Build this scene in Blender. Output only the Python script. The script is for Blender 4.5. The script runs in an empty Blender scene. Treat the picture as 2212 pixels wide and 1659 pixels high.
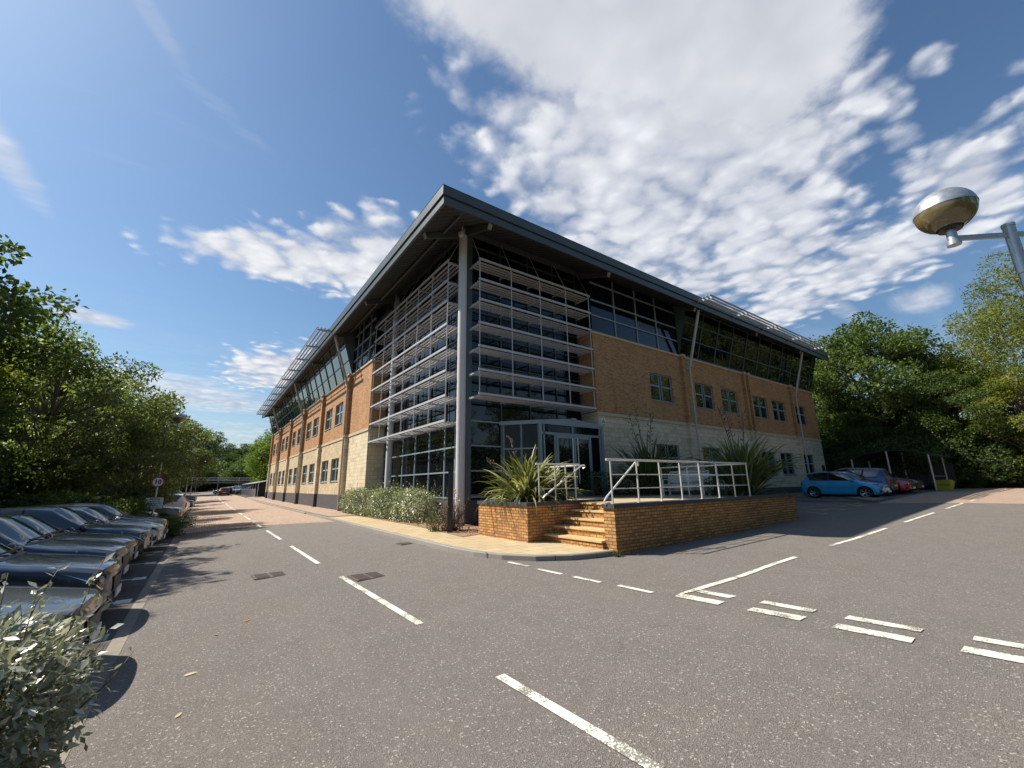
import bpy, math, random
import numpy as np
from math import sin, cos, pi, radians, sqrt, atan2
from mathutils import Matrix, Vector, Euler
C = bpy.context.scene.collection
scene = bpy.context.scene

# ---------------------------------------------------------------- camera
CAM = Vector((0, 0, 1.6))
yaw, pit, rol = radians(35.92326), radians(13.56793), radians(-0.90529)
f_ = Vector((sin(yaw)*cos(pit), cos(yaw)*cos(pit), sin(pit)))
r0 = Vector((cos(yaw), -sin(yaw), 0)); u0 = r0.cross(f_)
r_ = cos(rol)*r0 + sin(rol)*u0; u_ = -sin(rol)*r0 + cos(rol)*u0
cd = bpy.data.cameras.new('camera'); cam = bpy.data.objects.new('camera', cd); C.objects.link(cam)
M = Matrix((( r_.x, u_.x, -f_.x), (r_.y, u_.y, -f_.y), (r_.z, u_.z, -f_.z))).to_4x4()
M.translation = CAM; cam.matrix_world = M
cd.sensor_fit = 'HORIZONTAL'; cd.sensor_width = 36; cd.lens = 36*1642.26/4032
cd.clip_start = 0.05; cd.clip_end = 3000
scene.camera = cam

# ---------------------------------------------------------------- light
SUN = Vector((-0.66, 0.645, 1.0)).normalized()          # towards the sun
sd = bpy.data.lights.new('sun', 'SUN'); so = bpy.data.objects.new('sun', sd); C.objects.link(so)
sd.energy = 5.0; sd.angle = radians(0.53); sd.color = (1.0, 0.93, 0.83)
so.rotation_euler = SUN.to_track_quat('Z', 'Y').to_euler()
scene.view_settings.view_transform = 'Standard'; scene.view_settings.look = 'None'
scene.view_settings.exposure = 0.58; scene.view_settings.gamma = 1
try:
    scene.cycles.max_bounces = 6; scene.cycles.transparent_max_bounces = 8
    scene.cycles.sample_clamp_indirect = 4
except Exception: pass

class NT:
    """small node-tree helper"""
    def __init__(s, tree): s.t = tree; s.n = tree.nodes; s.l = tree.links
    def node(s, typ, **kw):
        n = s.n.new(typ)
        for k, v in kw.items():
            if k == 'ins':
                for kk, vv in v.items(): s.set(n.inputs[kk], vv)
            else: setattr(n, k, v)
        return n
    def set(s, inp, v):
        if isinstance(v, bpy.types.NodeSocket): s.l.new(v, inp)
        else:
            if hasattr(inp, 'default_value'):
                try: inp.default_value = v
                except Exception: inp.default_value = tuple(v)+(1.0,)
    def math(s, op, a, b=0.0, c=None, clamp=False):
        n = s.n.new('ShaderNodeMath'); n.operation = op; n.use_clamp = clamp
        s.set(n.inputs[0], a); s.set(n.inputs[1], b)
        if c is not None: s.set(n.inputs[2], c)
        return n.outputs[0]
    def vmath(s, op, a, b=(0,0,0)):
        n = s.n.new('ShaderNodeVectorMath'); n.operation = op
        s.set(n.inputs[0], a); s.set(n.inputs[1], b)
        return n.outputs['Value'] if op in ('DOT_PRODUCT', 'LENGTH', 'DISTANCE') else n.outputs[0]
    def mix(s, fac, a, b, blend='MIX'):
        n = s.n.new('ShaderNodeMix'); n.data_type = 'RGBA'; n.blend_type = blend; n.clamp_factor = True
        s.set(n.inputs[0], fac); s.set(n.inputs[6], a); s.set(n.inputs[7], b); return n.outputs[2]
    def ramp(s, fac, stops, interp='LINEAR'):
        n = s.n.new('ShaderNodeValToRGB'); s.set(n.inputs[0], fac); n.color_ramp.interpolation = interp
        el = n.color_ramp.elements
        while len(el) < len(stops): el.new(0.5)
        for e, (p, c) in zip(el, stops):
            e.position = p; e.color = (c[0], c[1], c[2], 1) if hasattr(c, '__len__') else (c, c, c, 1)
        return n.outputs[0]
    def smooth(s, v, a, b):
        n = s.n.new('ShaderNodeMapRange'); n.interpolation_type = 'SMOOTHSTEP'
        s.set(n.inputs[0], v); n.inputs[1].default_value = a; n.inputs[2].default_value = b
        return n.outputs[0]
    def noise(s, vec, scale, detail=3, rough=0.55, dist=0.0):
        n = s.n.new('ShaderNodeTexNoise'); s.set(n.inputs['Vector'], vec)
        n.inputs['Scale'].default_value = scale; n.inputs['Detail'].default_value = detail
        n.inputs['Roughness'].default_value = rough; n.inputs['Distortion'].default_value = dist
        return n.outputs[0]
    def bump(s, h, strength=0.3, dist=0.01):
        n = s.n.new('ShaderNodeBump'); s.set(n.inputs['Height'], h)
        n.inputs['Strength'].default_value = strength; n.inputs['Distance'].default_value = dist
        return n.outputs[0]

# ---------------------------------------------------------------- sky
world = bpy.data.worlds.new('World'); scene.world = world; world.use_nodes = True
w = NT(world.node_tree); w.n.clear()
sky = w.node('ShaderNodeTexSky'); sky.sky_type = 'NISHITA'; sky.sun_disc = False
sky.sun_elevation = math.asin(SUN.z); sky.sun_rotation = atan2(SUN.x, SUN.y)
sky.air_density = 1.25; sky.dust_density = 0.9; sky.ozone_density = 2.2; sky.altitude = 50
tc = w.node('ShaderNodeTexCoord'); d = tc.outputs['Generated']
sep = w.node('ShaderNodeSeparateXYZ', ins={0: d})
iz = w.math('DIVIDE', 1.0, w.math('MAXIMUM', w.math('ADD', sep.outputs[2], 0.06), 0.02))
P = w.vmath('MULTIPLY', d, w.node('ShaderNodeCombineXYZ', ins={0: iz, 1: iz, 2: 0.0}).outputs[0])
def px_dir(x, y):      # direction in which a given piece of cloud stood in the sky
    v = (r_*(x-1106)/900.9 - u_*(y-829.5)/900.9 + f_).normalized()
    k = 1/max(v.z+0.06, 0.02); return np.array([v.x*k, v.y*k])
def blob(cx, cy, ax, ay, bx, by, gain=1.0, soft=1.0):
    c = px_dir(cx, cy); a = px_dir(ax, ay)-c; b = px_dir(bx, by)-c
    Mi = np.linalg.inv(np.array([a, b]).T)
    q = w.vmath('SUBTRACT', P, (c[0], c[1], 0))
    uu = w.vmath('DOT_PRODUCT', q, (Mi[0, 0], Mi[0, 1], 0)); vv = w.vmath('DOT_PRODUCT', q, (Mi[1, 0], Mi[1, 1], 0))
    r2 = w.math('ADD', w.math('MULTIPLY', uu, uu), w.math('MULTIPLY', vv, vv))
    return w.math('MULTIPLY', w.math('SUBTRACT', 1.0, w.smooth(w.math('SQRT', r2), 0.25, 1.45*soft)), gain)
def union(lst):
    o = lst[0]
    for b in lst[1:]: o = w.math('MAXIMUM', o, b)
    return o
thick = union([blob(1330, 20, 1800, 40, 1400, 260, 1.2), blob(1560, 60, 1900, 60, 1600, 330, 1.2), blob(1150, -60, 1450, 0, 1000, 70, 1.0),
               blob(1180, 60, 1010, -20, 1230, 170, 0.95)])
mack = union([blob(1480, 300, 1880, 330, 1500, 520, 1.15), blob(1340, 450, 1060, 420, 1420, 640, 1.0), blob(1640, 480, 1880, 420, 1700, 690, 1.0),
              blob(1740, 640, 2000, 520, 1790, 680, 0.9), blob(1480, 590, 1750, 600, 1480, 670, 0.85), blob(1110, 405, 1070, 395, 1120, 470, 0.8),
              blob(1250, 330, 1230, 250, 1380, 340, .7), blob(1860, 190, 1930, 90, 1960, 260, .72), blob(2000, 140, 2060, 100, 2020, 170, .62),
              blob(1960, 330, 2020, 300, 1990, 420, .75),
              blob(2080, 430, 2260, 330, 2120, 540, 0.98), blob(1900, 560, 2150, 470, 1940, 620, 0.9), blob(2300, 330, 2400, 250, 2350, 460, 1)])
streak = union([blob(640, 560, 930, 600, 640, 622, 0.95), blob(500, 540, 350, 520, 520, 600, 0.8), blob(770, 560, 930, 540, 790, 650, 1.0), blob(600, 800, 760, 800, 590, 850, 0.95)])
wisp = union([blob(0, 330, 120, 440, -50, 200, 0.62), blob(195, 685, 290, 702, 180, 660, 0.75), blob(400, 850, 620, 890, 380, 800, 0.8),
              blob(1990, 650, 2080, 630, 2000, 680, 0.62), blob(1820, 670, 1760, 650, 1830, 700, .6), blob(500, 950, 700, 960, 520, 890, .5),
              blob(300, -10, 470, 260, 335, -20, 0.30, .8), blob(480, 240, 590, 330, 500, 225, 0.26)])
n1 = w.noise(P, 2.6, 5, 0.55, 0.25); n2 = w.noise(P, 10.5, 5, 0.55, 0.3); n3 = w.noise(P, 28, 3, 0.6)
st = w.node('ShaderNodeMapping', ins={'Vector': P}); st.inputs['Rotation'].default_value = (0, 0, radians(38)); st.inputs['Scale'].default_value = (0.6, 3.0, 1)
n4 = w.noise(st.outputs[0], 2.3, 5, 0.6, 0.3)
wp = w.vmath('ADD', P, w.vmath('MULTIPLY', w.vmath('SUBTRACT', w.node('ShaderNodeTexNoise', ins={'Vector': P, 'Scale': 7.0, 'Detail': 4.0}).outputs[1], (.5, .5, .5)), (.16, .16, 0)))
vr = w.node('ShaderNodeTexVoronoi', ins={'Vector': wp}); vr.feature = 'SMOOTH_F1'; vr.inputs['Scale'].default_value = 14; vr.inputs['Smoothness'].default_value = .7
puff = w.math('SUBTRACT', 1.0, w.math('MULTIPLY', vr.outputs['Distance'], 1.15))
nn = w.math('ADD', w.math('MULTIPLY', n1, 0.5), w.math('ADD', w.math('MULTIPLY', n2, 0.4), w.math('MULTIPLY', n3, 0.16)))
nm = w.math('ADD', w.math('MULTIPLY', n1, 0.28), w.math('ADD', w.math('MULTIPLY', n2, 0.32), w.math('ADD', w.math('MULTIPLY', n3, 0.12), w.math('MULTIPLY', puff, 0.36))))
cT = w.smooth(w.math('ADD', thick, w.math('MULTIPLY', w.math('SUBTRACT', nn, 0.52), 1.5)), 0.28, 0.80)
cM = w.smooth(w.math('ADD', mack, w.math('MULTIPLY', w.math('SUBTRACT', nm, 0.54), 2.2)), 0.22, 0.94)
cM = w.math('MULTIPLY', cM, w.smooth(mack, .02, .3))
cS = w.smooth(w.math('ADD', streak, w.math('MULTIPLY', w.math('SUBTRACT', nm, 0.53), 2.0)), 0.34, 0.95)
cS = w.math('MULTIPLY', cS, w.smooth(streak, .02, .3))
cW = w.math('MULTIPLY', w.smooth(w.math('ADD', wisp, w.math('MULTIPLY', w.math('SUBTRACT', n4, 0.5), 1.1)), 0.1, 0.9), 0.75)
cloud = w.math('MAXIMUM', w.math('MAXIMUM', cT, w.math('MULTIPLY', cM, 0.92)), w.math('MAXIMUM', cS, cW))
# thin veil low in the sky
veil = w.math('MULTIPLY', w.math('SUBTRACT', 1.0, w.smooth(sep.outputs[2], 0.02, 0.42)), w.math('MULTIPLY', w.smooth(n4, 0.3, 0.75), 0.32))
cloud = w.math('MAXIMUM', cloud, veil)
shade = w.math('ADD', w.math('MULTIPLY', n1, 0.45), w.math('ADD', w.math('MULTIPLY', w.noise(P, 5.5, 4, 0.6), 0.35), w.math('MULTIPLY', puff, 0.3)))
ccol = w.ramp(shade, [(0.36, (4.4, 4.8, 5.8)), (0.53, (6.4, 6.65, 7.3)), (0.72, (8.6, 8.8, 9.1))])
ccolT = w.mix(w.math('MULTIPLY', cT, 0.72), ccol, w.ramp(w.noise(P, 1.5, 4, .55, .3), [(.3, (4.6, 4.85, 5.4)), (.7, (7.2, 7.4, 7.9))]))
glow = w.smooth(w.vmath('DOT_PRODUCT', d, tuple(SUN)), 0.35, 1.0)
ccol2 = w.mix(w.math('MULTIPLY', glow, 0.25), ccolT, (8.5, 8.5, 8.5, 1))
skyc = w.mix(1.0, sky.outputs[0], (0.77, 0.94, 1.07, 1), 'MULTIPLY')
col = w.mix(cloud, skyc, ccol2)
bg = w.node('ShaderNodeBackground', ins={'Color': col, 'Strength': 0.072})
w.l.new(bg.outputs[0], w.node('ShaderNodeOutputWorld').inputs[0])

# ---------------------------------------------------------------- materials
MATS = {}
def new_mat(name):
    m = bpy.data.materials.new(name); m.use_nodes = True; nt = NT(m.node_tree); nt.n.clear()
    out = nt.node('ShaderNodeOutputMaterial'); MATS[name] = m
    return m, nt, out
def pos(nt): return nt.node('ShaderNodeNewGeometry').outputs['Position']
def objc(nt): return nt.node('ShaderNodeTexCoord').outputs['Object']
def prin(nt, out, **kw):
    p = nt.node('ShaderNodeBsdfPrincipled')
    for k, v in kw.items():
        nt.set(p.inputs[k.replace('_', ' ')], v)
    nt.l.new(p.outputs[0], out.inputs[0]); return p
def simple(name, col, rough=0.5, metal=0.0, var=0.12, scale=6.0, bump=0.0, spec=0.5, coat=0.0):
    m, nt, out = new_mat(name); o = objc(nt)
    n = nt.noise(o, scale, 5, 0.6)
    c = nt.mix(n, [x*(1-var*1.6) for x in col]+[1], [min(1, x*(1+var*1.6)) for x in col]+[1])
    p = prin(nt, out, Base_Color=c, Metallic=metal)
    nt.set(p.inputs['Roughness'], nt.math('ADD', rough-0.06, nt.math('MULTIPLY', n, 0.12)))
    p.inputs['Specular IOR Level'].default_value = spec
    if coat: p.inputs['Coat Weight'].default_value = coat; p.inputs['Coat Roughness'].default_value = 0.03
    if bump: nt.set(p.inputs['Normal'], nt.bump(nt.noise(o, scale*8, 4), bump, 0.01))
    return m
def wallvec(nt):
    s = nt.node('ShaderNodeSeparateXYZ', ins={0: pos(nt)})
    return nt.node('ShaderNodeCombineXYZ', ins={0: nt.math('ADD', s.outputs[0], s.outputs[1]), 1: s.outputs[2], 2: 0.0}).outputs[0]
def brick(name, c1, c2, mortar, bw=.225, rh=.075, ms=.010, rough=.85, vert=True, var=.35, bumpd=.006, offset=.5, dark=None, big=.25, rot=0, colvar=None):
    m, nt, out = new_mat(name)
    v = wallvec(nt) if vert else pos(nt)
    if rot:
        mp = nt.node('ShaderNodeMapping', ins={'Vector': v}); mp.inputs['Rotation'].default_value = (0, 0, rot); v = mp.outputs[0]
    b = nt.node('ShaderNodeTexBrick', ins={'Vector': v, 'Color1': list(c1)+[1], 'Color2': list(c2)+[1], 'Mortar': list(mortar)+[1]})
    b.offset = offset; b.inputs['Scale'].default_value = 1; b.inputs['Brick Width'].default_value = bw; b.inputs['Row Height'].default_value = rh
    b.inputs['Mortar Size'].default_value = ms; b.inputs['Mortar Smooth'].default_value = 0.15; b.inputs['Bias'].default_value = -0.1
    n = nt.noise(v, 1/bw*1.3, 2, .5); n2 = nt.noise(pos(nt), 0.7, 5, 0.6); n3 = nt.noise(pos(nt), 45, 3, .6)
    f = nt.math('ADD', nt.math('MULTIPLY', n, var), nt.math('ADD', nt.math('MULTIPLY', n2, big), nt.math('MULTIPLY', n3, .25)))
    f = nt.math('ADD', f, 1-(var+big+.25)/2)
    cc = nt.vmath('MULTIPLY', b.outputs['Color'], nt.node('ShaderNodeCombineXYZ', ins={0: f, 1: f, 2: f}).outputs[0])
    if dark:
        sv = nt.node('ShaderNodeSeparateXYZ', ins={0: v}); row = nt.math('FLOOR', nt.math('DIVIDE', sv.outputs[1], rh))
        cl_ = nt.math('FLOOR', nt.math('ADD', nt.math('DIVIDE', sv.outputs[0], bw), nt.math('MULTIPLY', nt.math('MODULO', row, 2.0), .5)))
        wn = nt.node('ShaderNodeTexWhiteNoise'); nt.set(wn.inputs['Vector'], nt.node('ShaderNodeCombineXYZ', ins={0: cl_, 1: row, 2: 0.0}).outputs[0])
        kk = nt.math('MULTIPLY', nt.smooth(wn.outputs[0], .62, .98), nt.math('SUBTRACT', 1.0, b.outputs['Fac']))
        cc = nt.mix(nt.math('MULTIPLY', kk, .85), cc, list(dark)+[1])
        # rain streaks and grime with a shape of their own
        mp2 = nt.node('ShaderNodeMapping', ins={'Vector': v}); mp2.inputs['Scale'].default_value = (1.3, .16, 1)
        cc = nt.mix(nt.math('MULTIPLY', nt.smooth(nt.noise(mp2.outputs[0], 1.6, 4, .6, .3), .52, .72), .28), cc, [x*.45 for x in c2]+[1])
    p = prin(nt, out, Base_Color=cc, Roughness=rough)
    h = nt.math('ADD', nt.math('MULTIPLY', b.outputs['Fac'], -1.0), nt.math('MULTIPLY', n3, .25))
    nt.set(p.inputs['Normal'], nt.bump(h, 0.9, bumpd))
    return m
brick('orange_brick', (.50, .240, .088), (.34, .150, .052), (.40, .28, .15), var=.6, big=.5, dark=(.22, .10, .045))
brick('terrace_brick', (.55, .285, .088), (.37, .17, .05), (.15, .085, .04), var=.7, dark=(.26, .13, .05), ms=.011)
brick('dark_brick', (.052, .045, .052), (.075, .06, .066), (.10, .095, .09), var=.4)
brick('stone_block', (.66, .565, .39), (.58, .49, .33), (.31, .26, .18), bw=.45, rh=.225, ms=.008, var=.3, bumpd=.006, dark=(.47, .39, .26))
brick('split_stone', (.54, .43, .27), (.43, .335, .20), (.36, .29, .18), bw=.45, rh=.225, ms=.004, var=.8, bumpd=.02)
brick('block_paving', (.45, .325, .235), (.36, .25, .18), (.17, .125, .095), bw=.2, rh=.1, ms=.007, vert=False, rough=.9, var=.5, big=.4, rot=pi/2)
brick('buff_slab', (.50, .39, .225), (.44, .335, .19), (.17, .13, .085), bw=.6, rh=.45, ms=.008, vert=False, rough=.9, var=.22, big=.25)
brick('kerb_stone', (.27, .25, .22), (.23, .215, .19), (.08, .07, .06), bw=.9, rh=5, ms=.008, vert=False, rough=.9, var=.2)
brick('coping_brick', (.055, .062, .078), (.04, .045, .06), (.022, .022, .025), bw=.075, rh=1.0, ms=.006, var=.35, rough=.6)
brick('roof_tile', (.24, .095, .06), (.17, .07, .05), (.07, .035, .03), bw=.3, rh=.18, var=.4)

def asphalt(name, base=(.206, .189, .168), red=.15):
    m, nt, out = new_mat(name); p0 = pos(nt)
    vo = nt.node('ShaderNodeTexVoronoi', ins={'Vector': p0}); vo.inputs['Scale'].default_value = 150
    sp = nt.node('ShaderNodeSeparateColor', ins={0: vo.outputs['Color']})
    v2 = nt.node('ShaderNodeTexVoronoi', ins={'Vector': p0}); v2.inputs['Scale'].default_value = 75
    sp2 = nt.node('ShaderNodeSeparateColor', ins={0: v2.outputs['Color']})
    g = nt.ramp(sp.outputs[0], [(0, .62), (.5, .96), (.86, 1.18), (1, 1.6)])
    g = nt.mix(nt.math('GREATER_THAN', sp2.outputs[1], .965), g, (2.1, 2.1, 2.05, 1))
    n = nt.noise(p0, 0.35, 6, 0.6); nb = nt.noise(p0, 2.2, 5, 0.6); nc = nt.noise(p0, 14, 4, .6)
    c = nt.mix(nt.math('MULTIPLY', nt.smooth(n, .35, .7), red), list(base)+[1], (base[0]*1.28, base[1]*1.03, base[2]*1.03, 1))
    f = nt.math('ADD', .72, nt.math('ADD', nt.math('MULTIPLY', nb, .30), nt.math('MULTIPLY', nc, .26)))
    c = nt.mix(1.0, c, g, 'MULTIPLY'); c = nt.mix(1.0, c, nt.node('ShaderNodeCombineXYZ', ins={0: f, 1: f, 2: f}).outputs[0], 'MULTIPLY')
    sx = nt.node('ShaderNodeSeparateXYZ', ins={0: p0})
    lane = nt.node('ShaderNodeMapping', ins={'Vector': p0}); lane.inputs['Scale'].default_value = (1.1, .05, 0)
    ln = nt.noise(lane.outputs[0], 1.0, 3, .6, .1)
    c = nt.mix(nt.math('MULTIPLY', nt.smooth(ln, .46, .62), .22), c, (.235, .21, .185, 1))
    cr = nt.node('ShaderNodeTexVoronoi', ins={'Vector': nt.vmath('ADD', p0, nt.vmath('MULTIPLY', nt.node('ShaderNodeTexNoise', ins={'Vector': p0, 'Scale': 1.6, 'Detail': 5.0}).outputs[1], (.9, .9, 0)))}); cr.feature = 'DISTANCE_TO_EDGE'; cr.inputs['Scale'].default_value = .22
    ck = nt.math('MULTIPLY', nt.math('SUBTRACT', 1.0, nt.smooth(cr.outputs['Distance'], .0008, .0035)), nt.smooth(nt.noise(p0, .25, 3, .5), .50, .60))
    c = nt.mix(nt.math('MULTIPLY', ck, .25), c, (.04, .036, .033, 1))
    # old damp stains and tyre polish, patches of their own
    stn = nt.smooth(nt.noise(p0, 0.9, 4, .7, 1.2), .66, .74)
    c = nt.mix(nt.math('MULTIPLY', stn, .22), c, (.03, .028, .027, 1))
    pr = prin(nt, out, Base_Color=c, Roughness=.93)
    pr.inputs['Specular IOR Level'].default_value = .25
    nt.set(pr.inputs['Normal'], nt.bump(nt.math('ADD', vo.outputs['Distance'], nt.math('MULTIPLY', nt.noise(p0, 60, 2), 1.2)), .8, .012))
    return m
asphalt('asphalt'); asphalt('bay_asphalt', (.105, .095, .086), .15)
def paint_mark(name, colr, wear=.5):
    m, nt, out = new_mat(name); p0 = pos(nt)
    a = nt.noise(p0, 55, 4, .65); b = nt.noise(p0, 3.0, 3, .6)
    f = nt.smooth(nt.math('ADD', nt.math('MULTIPLY', a, .6), nt.math('MULTIPLY', b, .55)), .36+.2*wear, .43+.2*wear)
    f = nt.math('SUBTRACT', 1.0, f) if False else f
    c = nt.mix(f, [x*1.0 for x in colr]+[1], [x*1.0 for x in colr]+[1])
    c = nt.mix(nt.smooth(nt.math('ADD', nt.math('MULTIPLY', a, .6), nt.math('MULTIPLY', b, .5)), .565, .61), c, (.15, .135, .12, 1))
    c = nt.mix(nt.math('MULTIPLY', nt.noise(p0, 7, 4), .35), c, [x*.62 for x in colr]+[1])
    pr = prin(nt, out, Base_Color=c, Roughness=.8); nt.set(pr.inputs['Normal'], nt.bump(nt.noise(p0, 90, 3), .5, .01))
paint_mark('white_paint', (.80, .77, .64)); paint_mark('yellow_paint', (.55, .42, .14)); paint_mark('bay_paint', (.74, .72, .62))
simple('soil', (.16, .10, .065), .95, var=.5, scale=14, bump=.9)
simple('litter', (.30, .20, .13), .95, var=.6, scale=30, bump=.9)
simple('ground_earth', (.07, .062, .035), .95, var=.5, scale=3, bump=.8)
simple('steel_grey', (.075, .10, .115), .42, .0, .12, 3)
simple('fascia_grey', (.058, .068, .066), .4, .0, .12, 1.5)
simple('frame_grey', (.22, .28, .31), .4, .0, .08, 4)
simple('frame_sunlit', (.30, .40, .42), .4, .0, .06, 4)  # lighter copy of frame_grey, sunlight on the left front put into the colour
simple('soffit_metal', (.07, .072, .072), .5, .0, .12, 2)
simple('cream_metal', (.42, .40, .36), .5, .0, .15, 5)
simple('alu', (.43, .43, .44), .4, .0, .12, 6)
simple('galv', (.45, .47, .48), .4, .7, .25, 20)
simple('inox', (.72, .70, .65), .32, .35, .08, 10)
simple('black_metal', (.018, .018, .02), .5, .0, .2, 5)
simple('roof_sheet', (.20, .22, .22), .5, .3, .1, 1)
simple('tread_stone', (.58, .40, .18), .85, 0, .2, 5, .4); simple('stone_trim', (.50, .40, .27), .85, 0, .14, 4, .3)
simple('concrete', (.24, .205, .165), .9, 0, .3, 9, .5)
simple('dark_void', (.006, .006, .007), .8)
simple('timber_grey', (.74, .70, .62), .85, 0, .3, 20, .5)
simple('iron', (.13, .10, .085), .75, .3, .35, 30, .6)
simple('rubber', (.016, .016, .017), .8, 0, .2, 20)
simple('plastic_black', (.014, .014, .015), .45, 0, .2, 10)
simple('chrome', (.75, .75, .76), .08, 1.0, .02)
simple('rim_silver', (.50, .51, .53), .25, .9, .05)
simple('plate_white', (.75, .76, .74), .5); simple('plate_yellow', (.72, .58, .06), .5)
simple('lamp_red', (.22, .012, .014), .12, 0, .1, 20, 0, .8, 1.0)
simple('lamp_clear', (.38, .41, .44), .06, .6, .25, 30, 0, .8, 1.0)
simple('lamp_dark', (.03, .033, .037), .04, 0, .2, 10, 0, .9, 1.0)
simple('sign_white', (.72, .72, .69), .5, 0, .06, 6); simple('sign_red', (.50, .03, .025), .5); simple('sign_black', (.012, .012, .012), .6)
simple('sign_yellow', (.66, .70, .30), .5)
simple('bin_yellow', (.55, .50, .05), .5, 0, .12, 6)
simple('bark', (.10, .075, .052), .95, 0, .4, 12, .9); simple('bark_pale', (.17, .145, .11), .95, 0, .4, 12, .9)
simple('white_wall', (.62, .61, .57), .85, 0, .06, 2)
simple('orange_petal', (.85, .33, .04), .6); simple('yellow_petal', (.85, .72, .15), .6)
simple('leaf_brown', (.42, .20, .07), .8, 0, .3, 20); simple('leaf_straw', (.60, .50, .28), .8, 0, .2, 20)

def column_mat():
    m, nt, out = new_mat('column_paint'); p0 = pos(nt)
    n = nt.noise(p0, 3.5, 5, .65)
    mp = nt.node('ShaderNodeMapping', ins={'Vector': p0}); mp.inputs['Scale'].default_value = (9, 9, 1.6)
    chips = nt.smooth(nt.noise(mp.outputs[0], 1.0, 5, .65, .4), .67, .70)
    c = nt.mix(n, (.48, .46, .465, 1), (.60, .575, .57, 1)); c = nt.mix(chips, c, (.20, .18, .175, 1))
    p = prin(nt, out, Base_Color=c, Roughness=.6); nt.set(p.inputs['Normal'], nt.bump(chips, .4, .01))
column_mat()
def soffit_mat():
    m, nt, out = new_mat('ribbed_soffit'); s = nt.node('ShaderNodeSeparateXYZ', ins={0: pos(nt)})
    # ribs across each slope: uv layer holds the running length
    uv = nt.node('ShaderNodeUVMap').outputs[0]; su = nt.node('ShaderNodeSeparateXYZ', ins={0: uv})
    wv = nt.math('FRACT', nt.math('MULTIPLY', su.outputs[0], 1/.30))
    h = nt.smooth(nt.math('ABSOLUTE', nt.math('SUBTRACT', wv, .5)), .12, .3)
    p = prin(nt, out, Base_Color=nt.mix(h, (.032, .033, .033, 1), (.062, .063, .062, 1)), Roughness=.5)
    nt.set(p.inputs['Normal'], nt.bump(h, 1.0, .03))
soffit_mat()
def glass(name, base, ior=1.9, rough=.015, wave=.12):
    m, nt, out = new_mat(name); p0 = pos(nt)
    p = prin(nt, out, Base_Color=list(base)+[1], Roughness=rough, IOR=ior)
    nt.set(p.inputs['Normal'], nt.bump(nt.noise(p0, .9, 2, .4), wave, .02))
glass('porch_glass', (.004, .005, .007), 1.33, .02); glass('dark_glass', (.004, .005, .008), 1.5); glass('tilt_glass', (.03, .04, .042), 2.3); glass('window_glass', (.012, .016, .02), 2.1)
glass('car_glass', (.010, .013, .014), 2.1, .01, .0)
def globe_mats():
    m, nt, out = new_mat('amber_dome'); p0 = objc(nt)
    prin(nt, out, Base_Color=nt.mix(nt.noise(p0, 4, 3), (.11, .085, .035, 1), (.20, .155, .07, 1)), Roughness=.12, Coat_Weight=.8)
globe_mats()
def paint(name, col, metal=.5, rough=.32):
    m, nt, out = new_mat(name); o = objc(nt)
    n = nt.noise(o, 500, 1, .5); du = nt.noise(o, 3, 5, .6)
    c = nt.mix(nt.smooth(n, .3, .7), [x*.85 for x in col]+[1], [min(1, x*1.15+.004) for x in col]+[1])
    c = nt.mix(nt.math('MULTIPLY', du, .035), c, (.25, .23, .2, 1))
    p = prin(nt, out, Base_Color=c, Metallic=metal, Roughness=rough); p.inputs['Coat Weight'].default_value = 1.0
    nt.set(p.inputs['Coat Roughness'], nt.math('MULTIPLY', du, .07))
for nme, c_, me in [('paint_gunmetal', (.045, .050, .058), .6), ('paint_navy', (.009, .013, .03), .4), ('paint_slate', (.030, .038, .055), .6), ('paint_black', (.010, .010, .012), .3),
                   ('paint_bluegrey', (.030, .040, .060), .5), ('paint_pearl', (.60, .60, .58), .15), ('paint_maroon', (.15, .010, .022), .4), ('paint_grey', (.16, .16, .165), .6),
                   ('paint_white', (.68, .69, .70), .1), ('paint_red', (.42, .012, .016), .3), ('paint_cyan', (.015, .30, .56), .2), ('paint_royal', (.008, .028, .14), .5),
                   ('paint_silver', (.42, .43, .45), .7), ('paint_darkblue', (.012, .022, .055), .5)]:
    paint(nme, c_, min(me, .3), .4)
def leafmat(name, a, b, c, tr=.45, gloss=0.0, rough=.5, tt=(1.25, 1.35, .55)):
    m, nt, out = new_mat(name)
    r = nt.node('ShaderNodeNewGeometry').outputs['Random Per Island']
    o = nt.node('ShaderNodeObjectInfo').outputs['Random']
    big = nt.noise(pos(nt), .45, 3, .6)
    k = nt.math('ADD', nt.math('MULTIPLY', r, .7), nt.math('MULTIPLY', nt.math('SUBTRACT', big, .5), 1.3)); k = nt.math('ADD', k, .12)
    col = nt.ramp(k, [(0, a), (.5, b), (1, c)])
    col = nt.mix(nt.math('MULTIPLY', o, .25), col, list(a)+[1])
    p = nt.node('ShaderNodeBsdfPrincipled', ins={'Base Color': col, 'Roughness': rough}); p.inputs['Specular IOR Level'].default_value = .35+gloss
    t = nt.node('ShaderNodeBsdfTranslucent', ins={'Color': nt.mix(1.0, col, tt+(1,), 'MULTIPLY')})
    mx = nt.node('ShaderNodeMixShader'); mx.inputs[0].default_value = tr
    nt.l.new(p.outputs[0], mx.inputs[1]); nt.l.new(t.outputs[0], mx.inputs[2]); nt.l.new(mx.outputs[0], out.inputs[0])
leafmat('leaf_oak', (.032, .055, .016), (.082, .122, .031), (.21, .27, .075), .5)
leafmat('leaf_dark', (.034, .056, .020), (.075, .112, .036), (.16, .21, .07), .5)
leafmat('leaf_olive', (.050, .070, .026), (.125, .16, .055), (.38, .42, .19), .5, .1, .4)
leafmat('leaf_yellow', (.075, .095, .018), (.19, .215, .04), (.44, .44, .11), .55)
leafmat('leaf_lime', (.07, .12, .018), (.13, .19, .03), (.22, .27, .05), .5)
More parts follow.
